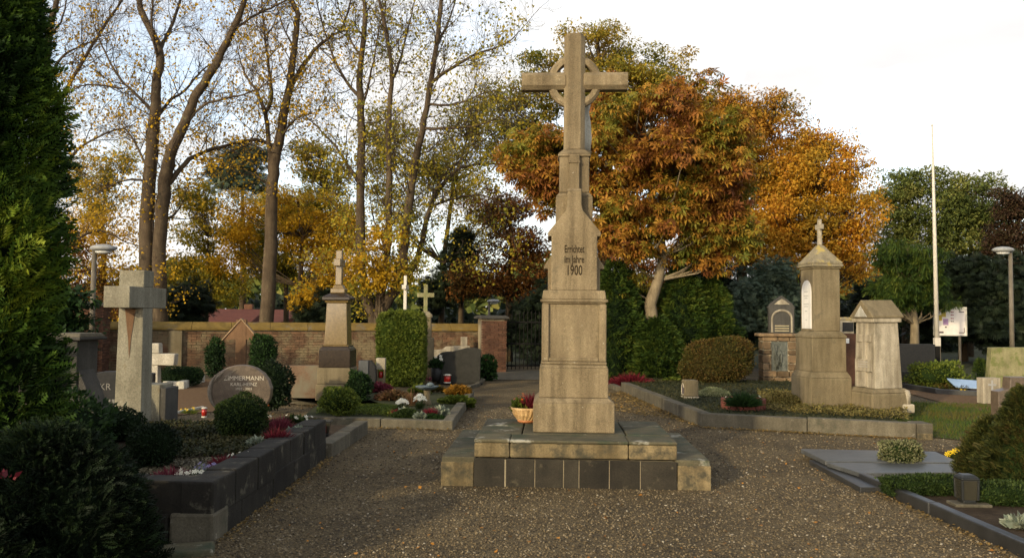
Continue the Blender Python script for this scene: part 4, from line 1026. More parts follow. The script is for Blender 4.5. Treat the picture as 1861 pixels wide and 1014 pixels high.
# iron gate
gl = D(921, 640, 24.3); gr = D(1010, 640, 24.6); gl.z = gr.z = 0
t = thing('iron_gate', 'dark iron bar gate between the brick pillar and the memorial', 'gate', gl, math.atan2(gr.y - gl.y, gr.x - gl.x))
gw = (gr - gl).length
for k in range(13):
    x = .03 + k * (gw - .06) / 12
    MB().tube([(x, 0, .06), (x, 0, 1.55 + .12 * math.sin(PI * k / 12))], .013, 6).build('bar', 'iron', t)
    MB().lathe([(.006, 1.55 + .12 * math.sin(PI * k / 12)), (.024, 1.58 + .12 * math.sin(PI * k / 12)), (.003, 1.66 + .12 * math.sin(PI * k / 12))], 6, x).build('spear_tip', 'iron', t)
for z in (.14, .78, 1.42): MB().box(0, gw, -.022, .022, z, z + .045).build('rail', 'iron', t)
# pale house and fence beyond the gate
def house(label, px, d, w, dp, eave, ridge, wallm='render_wall', rz=0):
    p = D(px, 600, d); p.z = 0
    t = thing('house', label, 'house', p, rz)
    MB().box(-w / 2, w / 2, -dp / 2, dp / 2, -.2, eave).build('wall', wallm, t)
    MB().extr([(-dp / 2 - .5, eave - .05), (dp / 2 + .5, eave - .05), (dp / 2 + .5, eave + .1), (0, ridge), (-dp / 2 - .5, eave + .1)], -w / 2 - .3, w / 2 + .3, 'x').build('roof', 'roof_tile', t, .03)
    MB().blk(.4, .4, eave + .2, ridge + .25, w * .25, .8).build('chimney', 'brick_red', t, .03)
    for k in range(int(w // 2.6)):
        x = -w / 2 + 1.4 + k * 2.5
        f = MB().box(x - .5, x + .5, -dp / 2 - .03, -dp / 2 - .003, eave - 1.9, eave - .6).build('window', 'white_paint', t, .01)
        for sx in (-1, 1): MB().box(x + sx * .23 - .19, x + sx * .23 + .19, -dp / 2 - .05, -dp / 2 - .032, eave - 1.82, eave - .68).build('pane', 'window', f)
house('house with red tiled roof far behind the roofed cross', 420, 40, 2.6, 6, 1.1, 1.85, rz=.1)
house('house with red tiled roof far behind the left lime trees', 518, 41, 2.2, 6, 1.1, 1.85, rz=-.2)
house('pale rendered house glimpsed through the bars of the gate', 970, 52, 6, 6, .75, 1.25, 'plaque_dim')

# ================================================================== PLANTS
def shell(n, r, exp, rg, thick=.10, half=False, zmin=-1.0):
    """points in the skin of a rounded block with half-axes r"""
    d = unit(rg.normal(size=(int(n * 1.6) + 10, 3)))
    if half: d[:, 2] = np.abs(d[:, 2])
    d = d[d[:, 2] > zmin][:n]
    k = (np.abs(d) ** exp).sum(1) ** (-1.0 / exp)
    P = d * k[:, None] * (1 - rg.random((len(d), 1)) ** 2 * thick)
    return P * np.asarray(r), d
def shrub(name, label, cat, loc, r, n, size, mat, exp=2.0, seed=0, half=False, core='yew', shape=LEAF, lump=.06, stem=True, group=None, rz=0, part='foliage', lift=None):
    """a clipped or dense bush: a skin of small leaves over a dark twiggy inside"""
    rg = np.random.default_rng(seed + 100)
    t = thing(name, label, cat, loc, rz, group)
    cz = (0 if half else r[2] * .96) if lift is None else lift
    P, d = shell(n, r, exp, rg, .12, half)
    ph = rg.uniform(0, 6, 6)
    w = 1 + lump * (np.sin(d[:, 0] * 5 + ph[0]) * np.sin(d[:, 1] * 5 + ph[1]) + np.sin(d[:, 2] * 6 + d[:, 0] * 3 + ph[2])) + rg.normal(size=len(d)) * lump * .35
    w = w * np.where(rg.random(len(w)) < .035, rg.uniform(1.02, 1.10, len(w)), 1.0)     # stray shoots
    P = P * w[:, None]; P[:, 2] += cz
    ax = d * .9 + rg.normal(size=d.shape) * .55 + np.array([0, 0, .25])
    inst(part, shape[0], shape[1], P, frames(ax, rg), size * rg.uniform(.6, 1.35, len(P)), mat, t)
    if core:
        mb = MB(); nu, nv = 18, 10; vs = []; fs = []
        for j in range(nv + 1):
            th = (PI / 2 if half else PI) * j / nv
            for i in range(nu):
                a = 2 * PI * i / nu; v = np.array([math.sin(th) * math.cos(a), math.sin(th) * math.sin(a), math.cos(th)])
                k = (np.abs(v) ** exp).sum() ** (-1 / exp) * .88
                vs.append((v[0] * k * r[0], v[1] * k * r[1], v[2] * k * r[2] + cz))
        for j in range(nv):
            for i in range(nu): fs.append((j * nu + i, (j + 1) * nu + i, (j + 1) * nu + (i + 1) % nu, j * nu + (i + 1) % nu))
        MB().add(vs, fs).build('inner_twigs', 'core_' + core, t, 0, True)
    if stem: MB().tube([(0, 0, -.05), (0, 0, max(.03, cz))], [.02, .015], 6).build('stem', 'twig', t)
    return t
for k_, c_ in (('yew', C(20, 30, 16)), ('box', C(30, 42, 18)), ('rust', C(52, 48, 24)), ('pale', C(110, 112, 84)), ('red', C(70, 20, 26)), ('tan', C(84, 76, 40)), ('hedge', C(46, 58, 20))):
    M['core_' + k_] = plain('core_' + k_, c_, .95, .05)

def tuft(name, label, cat, loc, r, n, size, mat, seed=0, up=1.0, group=None, blossoms=None, shape=BLADE):
    """a loose plant of upright shoots; blossoms = (count, size, material)"""
    rg = np.random.default_rng(seed + 300)
    t = thing(name, label, cat, loc, 0, group)
    a = rg.uniform(0, 2 * PI, n); q = np.sqrt(rg.random(n))
    P = np.column_stack([np.cos(a) * q * r[0] * .55, np.sin(a) * q * r[1] * .55, np.zeros(n)])
    ax = np.column_stack([np.cos(a) * q * r[0], np.sin(a) * q * r[1], r[2] * up * (1.1 - .55 * q)]) + rg.normal(size=(n, 3)) * .25 * np.array(r)
    P[:, 2] = rg.random(n) * r[2] * .45 * (1.1 - q * .6)
    inst('foliage', shape[0], shape[1], P, frames(ax, rg), size * rg.uniform(.6, 1.3, n), mat, t)
    if blossoms:
        m, bs, bm = blossoms
        a = rg.uniform(0, 2 * PI, m); q = np.sqrt(rg.random(m))
        P = np.column_stack([np.cos(a) * q * r[0] * .95, np.sin(a) * q * r[1] * .95, r[2] * (1.05 - .35 * q ** 2) + rg.normal(size=m) * .01])
        ax = np.column_stack([np.cos(a) * q, np.sin(a) * q - .5, np.ones(m)])
        R = frames(ax, rg); R = np.stack([R[:, :, 1], R[:, :, 2], R[:, :, 0]], axis=2)
        inst('blossoms', STAR[0], STAR[1], P, R, bs * rg.uniform(.7, 1.2, m), bm, t)
    return t
def carpet(name, label, cat, poly, z, n, size, mat, seed, h=.03, shape=LEAF, flat=.6):
    rg = np.random.default_rng(seed)
    P = scatter(poly, n, rg); n = len(P)
    und = .5 + .5 * np.sin(P[:, 0] * 9 + 1.3 * np.sin(P[:, 1] * 7)) * np.sin(P[:, 1] * 8)
    pos = np.column_stack([P, z + rg.random(n) * h * (.4 + .6 * und)])
    ax = rg.normal(size=(n, 3)); ax[:, 2] = np.abs(ax[:, 2]) * (1 - flat) * 2
    o = inst(name, shape[0], shape[1], pos, frames(ax, rg, (0, 0, 1)), size * rg.uniform(.6, 1.4, n), mat)
    return tag(o, label, cat, kind='stuff')
def quad(a, b, c, d, z=0.0):
    return [tuple(G(*q_, z)[:2]) for q_ in (a, b, c, d)]

# --- left raised bed
bz = .345
shrub('box_ball', 'round clipped box ball in front of the round headstone', 'box shrub', G(438, 794, bz), (.25, .25, .218), 5200, .026, 'box', seed=1)
shrub('box_ball', 'squarish clipped bush on a short stem by the pink heather, left', 'box shrub', G(277, 845, bz), (.185, .18, .17), 3600, .024, 'yew', 2.8, seed=2)
shrub('box_ball', 'dark two-lobed box bush at the foot of the concrete cross', 'box shrub', G(212, 800, bz), (.26, .22, .16), 3200, .024, 'yew', seed=3)
shrub('box_ball', 'dark low box bush left of the two-lobed one', 'box shrub', G(165, 803, bz), (.22, .20, .13), 2600, .024, 'yew', seed=4)
carpet('ground_cover', 'brownish low ground cover spreading through the raised left bed', 'ground cover', quad((300, 790), (560, 775), (440, 830), (200, 840), bz), bz, 9000, .035, 'cover', 5, .06)
carpet('ground_cover', 'low green leaf carpet at the back of the left bed', 'ground cover', quad((250, 770), (585, 765), (560, 775), (250, 800), bz), bz, 5000, .035, 'cover', 6, .05)
carpet('stone_chips', 'pale stone chips covering the front of the left bed', 'stone chips', quad((120, 835), (450, 832), (385, 868), (250, 885), bz), bz, 9000, .022, 'chippings', 7, .012, ROUND, 1.0)
def heather(lbl, px, py, r, n, mat, seed, z=bz, size=.11): return tuft('heather', lbl, 'heather', G(px, py, z), r, n, size, mat, seed)
heather('upright crimson heather at the middle of the left kerb', 503, 808, (.14, .14, .17), 420, 'heather', 1)
heather('taller dusky heather behind the crimson one', 508, 785, (.14, .14, .18), 380, 'heather_pink', 2)
heather('flat crimson heather beside the white daisies', 408, 850, (.14, .11, .09), 420, 'heather', 3, size=.08)
heather('dark pink heather at the front corner of the left bed', 312, 878, (.16, .12, .12), 420, 'heather_pink', 4, size=.09)
tuft('daisy_plant', 'clump of white daisies near the front of the left kerb', 'flowers', G(347, 877, bz), (.13, .10, .09), 160, .08, 'box', 5, blossoms=(26, .022, 'white_flower'))
tuft('daisy_plant', 'few pale violet asters among white daisies by the kerb', 'flowers', G(378, 862, bz), (.11, .08, .08), 120, .07, 'silver', 6, blossoms=(12, .020, 'violet_flower'))
tuft('silver_plant', 'grey-leaved silver plant left of the crimson heather', 'plant', G(467, 812, bz), (.13, .11, .10), 260, .07, 'silver', 7, shape=LEAF)
tuft('silver_plant', 'grey-leaved silver plant behind the crimson heather', 'plant', G(540, 790, bz), (.12, .11, .10), 240, .07, 'silver', 8, shape=LEAF)
tuft('leafy_plant', 'dark green leafy plant with tiny white blooms near the lantern', 'plant', G(535, 776, bz), (.24, .16, .14), 520, .09, 'box', 9, blossoms=(8, .02, 'white_flower'), shape=LEAF)
tuft('flower_plant', 'pink and cream blooms right of the box ball', 'flowers', G(478, 772, bz), (.09, .08, .13), 120, .08, 'heather_pink', 10, blossoms=(10, .025, 'white_flower'))
tuft('daisy_plant', 'tiny white buds scattered along the left kerb edge', 'flowers', G(440, 838, bz), (.14, .08, .07), 60, .05, 'cover', 11, blossoms=(6, .02, 'white_flower'))
tuft('flower_plant', 'small yellow-green primula beside the red candle', 'flowers', G(345, 752, .12), (.16, .10, .09), 160, .07, 'hedge', 12, blossoms=(8, .02, 'yellow_flower'))
tuft('orange_bloom', 'tiny orange bloom right of the box ball top', 'flowers', G(484, 748, .25), (.05, .05, .10), 40, .06, 'box', 13, blossoms=(5, .022, 'orange_flower'))
# straw leaves over the bushes
st = thing('straw_leaf', 'two dry straw-coloured leaves arching over the dark bush', 'leaf', G(150, 800, bz), 0)
for dx, dz in ((0, 0), (.05, -.12)):
    MB().tube([(dx - .08, -.1, .10 + dz), (dx + .06, -.12, .19 + dz), (dx + .17, -.14, .205 + dz)], [.007, .007, .002], 5).build('blade', 'straw', st)
# small lanterns
def candle(name, label, loc, h, w, rz=0, cat='grave light'):
    t = thing(name, label, cat, loc, rz)
    MB().lathe([(w * .5, 0), (w * .55, h * .5), (w * .5, h * .82)], 14).build('glass', 'red_glass', t, 0, True)
    MB().lathe([(w * .62, h * .821), (w * .62, h * .92), (w * .3, h)], 14).build('lid', 'alu', t, 0, True)
    MB().lathe([(w * .56, -.01), (w * .56, h * .08)], 14).build('base', 'alu', t)
    return t
candle('grave_candle', 'small red grave candle with metal lid left of the box ball', G(371, 757, .11), .14, .068)
candle('grave_candle', 'red grave light standing before the dark wavy headstone', G(813, 695, .05), .20, .15)
lp = G(590, 789, .13)
t = thing('grave_lantern', 'low dark lantern with flared glass on the second left bed', 'lantern', lp, .1)
MB().blk(.10, .10, -.02, .015).build('foot', 'dark_metal', t, .004); MB().blk(.10, .10, .0155, .15, 0, 0, 1.5).build('glass_case', 'lantern_glass', t, .004); MB().blk(.17, .17, .1505, .175).build('lid', 'dark_metal', t, .006)
MB().box(-.025, .025, -.088, -.075, .03, .12).build('candle', 'red_glass', t)
# --- shrubs in the shadow, left foreground
def thuja(name, label, loc, h, r0, n, size, mat, seed, shoulder=.5, lump=.1, up=.5, cat='conifer', trunk=True, corem='yew', tip=.12, group=None, squash=1.0, zlo=.0):
    rg = np.random.default_rng(seed)
    t = thing(name, label, cat, loc, 0, group)
    z = zlo + rg.random(n) ** .9 * (h - zlo)
    def prof(u): return np.where(u < shoulder, .86 + .14 * np.sin(PI * .5 * u / shoulder), np.clip((1 - u) / (1 - shoulder), 0, 1) ** .62) + tip * .2
    a = rg.uniform(0, 2 * PI, n)
    wv = 1 + lump * (np.sin(a * 3 + z * 2.2 + seed) + .8 * np.sin(a * 5 - z * 4.1) + .7 * np.sin(z * 7 + a * 2))
    R_ = r0 * prof(z / h) * wv * (1 - .30 * rg.random(n) ** 1.6)
    P = np.column_stack([np.cos(a) * R_, np.sin(a) * R_ * squash, z])
    ax = np.column_stack([np.cos(a), np.sin(a), np.full(n, up)]) + rg.normal(size=(n, 3)) * .38
    inst('foliage', FROND[0], FROND[1], P, frames(ax, rg, None), size * rg.uniform(.55, 1.4, n), mat, t)
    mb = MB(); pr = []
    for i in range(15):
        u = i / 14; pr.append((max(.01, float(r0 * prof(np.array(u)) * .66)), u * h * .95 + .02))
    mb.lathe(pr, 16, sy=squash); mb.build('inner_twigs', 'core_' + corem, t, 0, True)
    if trunk: MB().tube([(0, 0, -.1), (0, 0, h * .4)], [r0 * .12, r0 * .06], 8).build('trunk', 'bark', t)
    return t
thuja('thuja_tree', 'big dark thuja filling the left edge of the picture', (-3.46, 5.35, 0), 4.15, .38, 12000, .15, 'thuja_near', 31, .52, .18, .5)
thuja('juniper_bush', 'dark spreading juniper in the bottom left corner', (-2.60, 4.66, 0), .93, .50, 8000, .085, 'yew', 32, .62, .12, .5, 'shrub', False)
thuja('juniper_bush', 'low dark juniper below the big thuja at bottom left', (-2.95, 4.30, 0), .72, .58, 6000, .09, 'yew', 33, .45, .14, .5, 'shrub', False)
shrub('dark_shrub', 'dark leafy cotoneaster between big thuja and stele', 'shrub', G(110, 845, .2), (.42, .34, .30), 3000, .055, 'deep_green', 2, 34, lump=.2)
tuft('red_leaf_plant', 'few scarlet leaves glowing in the bottom left shade', 'plant', D(8, 872, 4.2), (.10, .08, .07), 10, .045, 'heather', 35, shape=LEAF)
# thujas added out of view at the left, set to shade the bed
for i, (x, y) in enumerate(((-5.9, 3.9), (-6.3, 2.9), (-6.7, 1.9), (-7.1, 0.9))):
    thuja('thuja_tree', 'added unseen thuja shading the bed from the left, %s from the big one' % ('first', 'second', 'third', 'fourth')[i], (x, y, 0), 2.1, .75, 2200, .20, 'thuja_near', 41 + i, .62, .1, .45)

# --- flower bowl by the memorial
p = G(957, 767, .44)
t = thing('flower_bowl', 'woven pattern clay bowl of red and green plants beside the pedestal', 'flower bowl', p, 0)
MB().lathe([(.085, 0), (.10, .012), (.105, .03)], 26).build('foot', 'bowl_rim', t, 0, True)
MB().lathe([(.105, .031), (.145, .085), (.165, .135), (.168, .15), (.15, .15), (.14, .13)], 40, wob=lambda a, z: .03 * (1 if math.sin(a * 20 + z * 160) > 0 else -1)).build('bowl', 'bowl', t)
for k in range(2): MB().tube([(.168 * math.cos(a * PI / 15), .168 * math.sin(a * PI / 15), .15 + .008 * k) for a in range(31)], .010, 6).build('rim', 'bowl', t)
MB().lathe([(.14, .10), (.14, .14)], 20).build('soil', 'soil', t)
tuft('heather', 'dark red heather growing in the clay bowl', 'heather', p + Vector((.045, -.01, .13)), (.13, .11, .18), 420, .12, 'heather', 21)
tuft('leafy_plant', 'yellow-green leafy plant at the left of the clay bowl', 'plant', p + Vector((-.075, 0, .13)), (.10, .10, .16), 220, .08, 'hedge', 22, shape=LEAF, blossoms=(8, .02, 'orange_flower'))

# --- obelisk plot
b3 = .105
shrub('box_ball', 'glossy round box ball at the foot of the obelisk plinth', 'box shrub', G(617, 752, b3 + .04), (.27, .26, .20), 3600, .035, 'hedge', seed=11, core='box', lump=.1)
carpet('ground_cover', 'yellow-green low hedge carpet along the obelisk plot kerb', 'ground cover', quad((574, 752), (720, 757), (705, 742), (585, 738), b3), b3, 5200, .03, 'hedge', 12, .09)
shrub('moss_mound', 'smooth green cushion mound behind the box ball in the plot', 'ground cover', G(690, 750, b3 - .04), (.52, .34, .14), 6500, .02, 'hedge', seed=13, half=True, core='hedge', stem=False, shape=BLADE, lump=.03)
shrub('moss_mound', 'dark green cushion in front of the white blooms', 'ground cover', G(739, 759, b3 - .02), (.22, .16, .12), 2600, .025, 'box', seed=14, half=True, core='box', stem=False, lump=.05)
shrub('moss_mound', 'low dark green cushion near the kerb corner of the plot', 'ground cover', G(786, 763, b3 - .02), (.19, .10, .08), 1800, .025, 'deep_green', seed=15, half=True, core='box', stem=False, lump=.05)
tuft('white_chrysanthemum', 'ball of white chrysanthemums at the left of the bouquet group', 'flowers', G(731, 748, b3), (.10, .09, .19), 120, .09, 'box', 31, blossoms=(30, .035, 'white_flower'))
tuft('white_chrysanthemum', 'taller ball of white chrysanthemums before the bird bath', 'flowers', G(763, 744, b3), (.10, .09, .22), 120, .09, 'box', 32, blossoms=(34, .035, 'white_flower'))
tuft('silver_plant', 'pale silver cushion below the left chrysanthemums', 'plant', G(736, 752, b3), (.14, .12, .13), 240, .07, 'silver', 33, shape=LEAF)
tuft('silver_plant', 'pale silver cushion between the green cushions by the kerb', 'plant', G(764, 761, b3), (.12, .10, .13), 300, .06, 'silver', 34, shape=LEAF)
tuft('silver_plant', 'long-leaved silver plant near the kerb corner', 'plant', G(800, 755, b3), (.14, .10, .15), 90, .11, 'silver', 35, shape=LEAF)
heather('pink heather at the left end of the bouquet group', 718, 755, (.10, .09, .10), 260, 'red_flower', 36, b3, .07)
heather('deep red heather at the right of the bouquet group', 783, 756, (.12, .10, .14), 340, 'heather', 37, b3, .09)
tuft('grass_tuft', 'thin reddish grass tuft behind the white chrysanthemums', 'grass', G(748, 738, b3), (.12, .10, .24), 80, .20, 'bronze_shrub', 38)
bb = G(776, 735, b3)
t = thing('bird_bath', 'small lead-grey bird bath on a pale stem in the plot', 'bird bath', bb, 0)
MB().lathe([(.09, -.02), (.07, .04), (.05, .10), (.06, .24)], 16).build('stem', 'weathered', t, 0, True)
MB().lathe([(.06, .241), (.13, .265), (.185, .30), (.19, .315), (.15, .305), (.05, .285)], 22, wob=lambda a, z: .07 * math.sin(a * 6)).build('bowl', 'lead', t, 0, True)
MB().lathe([(.02, .30), (.045, .32), (.05, .345), (.025, .37), (.005, .375)], 12, .05, 0, 1.3, .8).build('bird', 'lead', t, 0, True)
tuft('golden_shrub', 'golden-orange autumn shrub at the right side of the plot', 'shrub', G(832, 716, b3), (.36, .26, .30), 900, .09, 'gold_shrub', 39, .7, shape=LEAF)
tuft('ground_ivy', 'bright green leafy edging plant beside the path', 'plant', G(830, 732, b3), (.48, .26, .20), 1500, .08, 'hedge', 40, .6, shape=LEAF)
tuft('ground_ivy', 'green leaves spilling over the plot corner to the path', 'plant', G(848, 740, .02), (.16, .18, .18), 420, .08, 'hedge', 41, .6, shape=LEAF)
tuft('bronze_shrub', 'bronze-brown low shrub in the middle of the plot', 'shrub', G(715, 726, b3), (.52, .34, .30), 1500, .08, 'bronze_shrub', 42, .7, shape=LEAF)
tuft('bronze_shrub', 'reddish low shrub behind the bronze one', 'shrub', G(690, 712, b3), (.38, .28, .34), 900, .08, 'heather_pink', 43, .7, shape=LEAF)
tuft('yellow_shrub', 'yellow-green shrub behind the bird bath', 'shrub', G(762, 716, b3), (.30, .24, .32), 700, .08, 'hedge', 44, .8, shape=LEAF)
tuft('bronze_shrub', 'small coppery shrub right of the bird bath', 'shrub', G(795, 712, b3), (.24, .18, .20), 500, .07, 'rust_hedge', 45, .8, shape=LEAF)
shrub('round_shrub', 'dark glossy shrub hugging the right side of the obelisk plinth', 'shrub', G(652, 728, b3), (.20, .20, .26), 1600, .05, 'deep_green', seed=46, lump=.12)
shrub('thuja_block', 'tall clipped thuja block like a green monolith behind the plot', 'hedge', G(729, 697, .05), (.53, .40, .83), 16000, .055, 'hedge', 7.0, 47, core='hedge', shape=SPRAY, lump=.02)
# roses in a vase
p = G(793, 694, .05)
t = thing('rose_vase', 'black vase of white roses left of the dark wavy headstone', 'vase', p, 0)
MB().lathe([(.10, 0), (.12, .15), (.13, .32), (.11, .34)], 16).build('vase', 'black_granite', t, 0, True)
tuft('rose_bunch', 'bunch of white roses with dark leaves in the black vase', 'flowers', p + Vector((0, 0, .30)), (.16, .14, .36), 150, .16, 'deep_green', 48, shape=LEAF, blossoms=(7, .055, 'white_flower'))
shrub('laurel_bush', 'glossy dark green bush at the right end of the wavy headstone', 'shrub', G(884, 691), (.22, .22, .28), 900, .10, 'deep_green', seed=49, lump=.15)
carpet('flower_carpet', 'mixed low blossoms in front of the dark wavy headstone', 'flowers', quad((770, 697), (850, 697), (845, 690), (775, 690)), .05, 500, .06, 'heather_pink', 50, .08)
# --- left middle distance
shrub('clipped_hedge', 'low clipped box hedge under the arm of the white cross', 'hedge', G(330, 698, .05), (.42, .25, .19), 3800, .035, 'deep_green', 4.0, 61, lump=.04)
shrub('dwarf_conifer', 'twin dwarf conifers before the wall, left of the roofed cross', 'conifer', D(390, 676, 15.6), (.15, .15, .30), 1500, .05, 'deep_green', 2.4, 62, lump=.12)
shrub('dwarf_conifer', 'dark columnar clipped conifer just right of the roofed cross', 'conifer', D(478, 680, 15.4), (.20, .20, .36), 2200, .05, 'deep_green', 4, 63, lump=.05)
shrub('dark_shrub', 'dark evergreen mound right of the round headstone', 'shrub', G(497, 740, .1), (.27, .25, .36), 2600, .05, 'yew', 2, 64, lump=.12)
for i, (px, py) in enumerate(((350, 735), (420, 700), (470, 706))): pass
# --- right plot
br = .135
tuft('heather', 'wide fan of crimson heather behind the memorial', 'heather', G(1147, 702, .02), (.62, .34, .24), 1900, .24, 'red_flower', 51)
carpet('ground_cover', 'dull green moss cover inside the right plot', 'ground cover', [(q_[0], q_[1]) for q_ in shrink(BEDR, .06)], br - .005, 16000, .035, 'cover', 52, .03)
carpet('ground_cover', 'straw-coloured ground cover around the foot of the two monuments', 'ground cover', quad((1395, 748), (1655, 765), (1640, 722), (1375, 712), br), br, 13000, .04, 'tan_cover', 53, .09)
shrub('pale_cushion', 'flat pale cushion of tiny flowers beside the stone lantern', 'ground cover', G(1296, 722, br - .04), (.33, .26, .17), 3400, .03, 'pale_cover', seed=54, half=True, core='pale', stem=False, lump=.04)
shrub('tan_cushion', 'straw-green cushion plant right of the planter ring', 'ground cover', G(1420, 740, br - .04), (.36, .30, .22), 2600, .04, 'tan_cover', seed=55, half=True, core='tan', stem=False, lump=.08)
tuft('ring_plant', 'low dark green tuft plants filling the red planter ring', 'plant', G(1351, 738, br + .07), (.31, .30, .20), 1500, .16, 'deep_green', 56, 1.0, shape=BLADE, blossoms=(3, .025, 'white_flower'))
mnd = shrub('clipped_mound', 'big clipped rusty-green mound beside the rubble monument', 'hedge', G(1316, 702, .02), (.86, .58, .54), 12000, .05, 'rust_hedge', 2.3, 57, core='rust', lump=.05, lift=.60)
mnd.rotation_euler = (0, rad(-17), 0)
tuft('fern_plant', 'small light green plants in front of the thuja hedge', 'plant', G(1222, 695, .08), (.40, .16, .14), 420, .10, 'hedge', 58, .8, shape=LEAF)
for i, (px, d, h, r0, lb) in enumerate(((1118, 21.3, 3.0, .70, 'leftmost, just behind the memorial'), (1158, 21.9, 2.35, .55, 'low one beside the chestnut trunk'), (1238, 21.6, 2.9, .72, 'tall one right of the chestnut trunk'), (1290, 21.9, 2.6, .66, 'rightmost, above the clipped mound'), (1195, 20.9, 1.55, .55, 'short one at the foot of the chestnut'))):
    p = D(px, 690, d); p.z = 0
    thuja('thuja_tree', 'bushy thuja of the green hedge group, ' + lb, p, h, r0, 5200, .16, 'thuja', 70 + i, .45, .17, .15, group='thujas of the hedge behind the memorial')
tuft('yellow_wreath', 'yellow flower bunch between the column and gabled tombstone', 'flowers', G(1547, 700, .1), (.14, .12, .34), 90, .1, 'hedge', 59, blossoms=(16, .05, 'yellow_flower'))
tuft('orange_wreath', 'orange flower bunch just below the yellow one', 'flowers', G(1554, 704, .08), (.12, .10, .18), 60, .1, 'hedge', 60, blossoms=(18, .05, 'orange_flower'))
# --- right foreground
shrub('box_cube', 'small square clipped box bush standing on the slate slab', 'box shrub', G(1637, 838, .085), (.19, .15, .105), 3000, .028, 'variegated', 5.0, 81, core='box', lump=.07)
shrub('low_hedge', 'low flat clipped hedge between slab and lantern', 'hedge', G(1690, 897, .03), (.40, .18, .075), 5200, .026, 'box', 5.0, 82, core='box', lump=.04)
shrub('low_hedge', 'low clipped hedge behind the dark lantern', 'hedge', G(1825, 915, .03), (.34, .20, .085), 4200, .026, 'box', 4.0, 83, core='box', lump=.05)
thuja('dwarf_conifer', 'dense dwarf conifer at the right edge above the lantern', G(1806, 890), .66, .29, 6000, .06, 'olive_conifer', 84, .35, .2, .6, corem='box')
thuja('dwarf_conifer', 'taller dwarf conifer cut by the right picture edge', G(1868, 905), .98, .33, 7000, .06, 'olive_conifer', 85, .35, .2, .6, corem='box')
tuft('pansy_plant', 'yellow pansies behind the slate slab', 'flowers', G(1740, 836, .05), (.13, .09, .11), 160, .07, 'box', 86, shape=LEAF, blossoms=(11, .036, 'yellow_flower'))
tuft('silver_plant', 'blue-grey leafy plant at the lower right corner', 'plant', G(1858, 958, .05), (.15, .13, .09), 200, .075, 'silver', 87, shape=LEAF)
shrub('loose_shrub', 'loose green shrub in front of the black family tombstone', 'shrub', G(1703, 704, .02), (.62, .4, .30), 2600, .07, 'hedge', seed=88, core='box', lump=.16)
carpet('ground_cover', 'straggly low plants behind the black kerb at right', 'ground cover', quad((1645, 703), (1760, 716), (1760, 702), (1650, 694)), .03, 2200, .06, 'rust_hedge', 89, .14)
tuft('yellow_bloom', 'tiny orange-yellow bloom by the blue grave plate', 'flowers', G(1751, 716, .03), (.07, .06, .10), 30, .06, 'box', 90, blossoms=(5, .04, 'yellow_flower'))
tuft('dark_bouquet', 'dark green bouquet lying before the pale stone slab', 'flowers', G(1842, 712, .25), (.22, .12, .12), 90, .12, 'yew', 91, shape=LEAF)
thuja('dwarf_conifer', 'tiny pointed conifer left of the pale stone slab', G(1782, 690), .55, .14, 500, .09, 'thuja', 92, .3, .05, .55)

# grass of the lawn, dry leaves
rg = np.random.default_rng(5)
P = scatter(LAWN, 26000, rg); n = len(P)
ax = rg.normal(size=(n, 3)) * .5; ax[:, 2] = 1
o = inst('lawn_grass', BLADE[0], BLADE[1], np.column_stack([P, np.zeros(n)]), frames(ax, rg), .055 * rg.uniform(.5, 1.5, n), 'grass'); tag(o, 'short patchy grass of the lawn at right', 'grass', kind='stuff')
q_ = quad((1090, 712), (1160, 716), (1250, 768), (1110, 745))
P = scatter(q_, 2200, rg); n = len(P); ax = rg.normal(size=(n, 3)); ax[:, 2] *= .2
o = inst('dry_litter', LEAF[0], LEAF[1], np.column_stack([P, np.full(n, .004) + rg.random(n) * .01]), frames(ax, rg, (0, 0, 1)), .04 * rg.uniform(.5, 1.4, n), 'dry_grass'); tag(o, 'dry straw litter along the foot of the right kerb', 'leaf litter', kind='stuff')
y = rg.uniform(4, 24, 1500); P = np.column_stack([rg.uniform(-.62, .66, 1500) * y, y]); P = P[keep_gravel(P)]; n = len(P); ax = rg.normal(size=(n, 3)); ax[:, 2] *= .12
o = inst('fallen_leaves', ROUND[0], ROUND[1], np.column_stack([P, np.full(n, .006)]), frames(ax, rg, (0, 0, 1)), .032 * rg.uniform(.35, 1.3, n), 'fallen'); tag(o, 'scattered yellow and brown leaves fallen on the ground', 'leaves', kind='stuff')

# ================================================================== TREES
def sprout(out, p, d, Ln, r, lev, rnd, tips, up=.10, nch=5, curl=.28):
    n = 5 if lev else 4
    pts = [p.copy()]; rs = [r]
    for i in range(n):
        d = (d + Vector((rnd.gauss(0, curl), rnd.gauss(0, curl), rnd.gauss(0, curl) + up))).normalized()
        p = p + d * (Ln / n); pts.append(p.copy()); rs.append(max(.0035, r * (1 - .8 * (i + 1) / n)))
    out.append((pts, rs, 4 if lev else 3))
    if lev:
        for k in range(nch):
            i = rnd.randint(1, n); t = (pts[i] - pts[i - 1]).normalized()
            v = Vector((rnd.gauss(0, 1), rnd.gauss(0, 1), rnd.gauss(0, 1)))
            v = (v - t * v.dot(t)).normalized()
            sprout(out, pts[i], (t * .75 + v * .8).normalized(), Ln * rnd.uniform(.38, .66), rs[i] * .6, lev - 1, rnd, tips, up, max(3, nch - 1), curl)
    else: tips.extend(pts[1:])

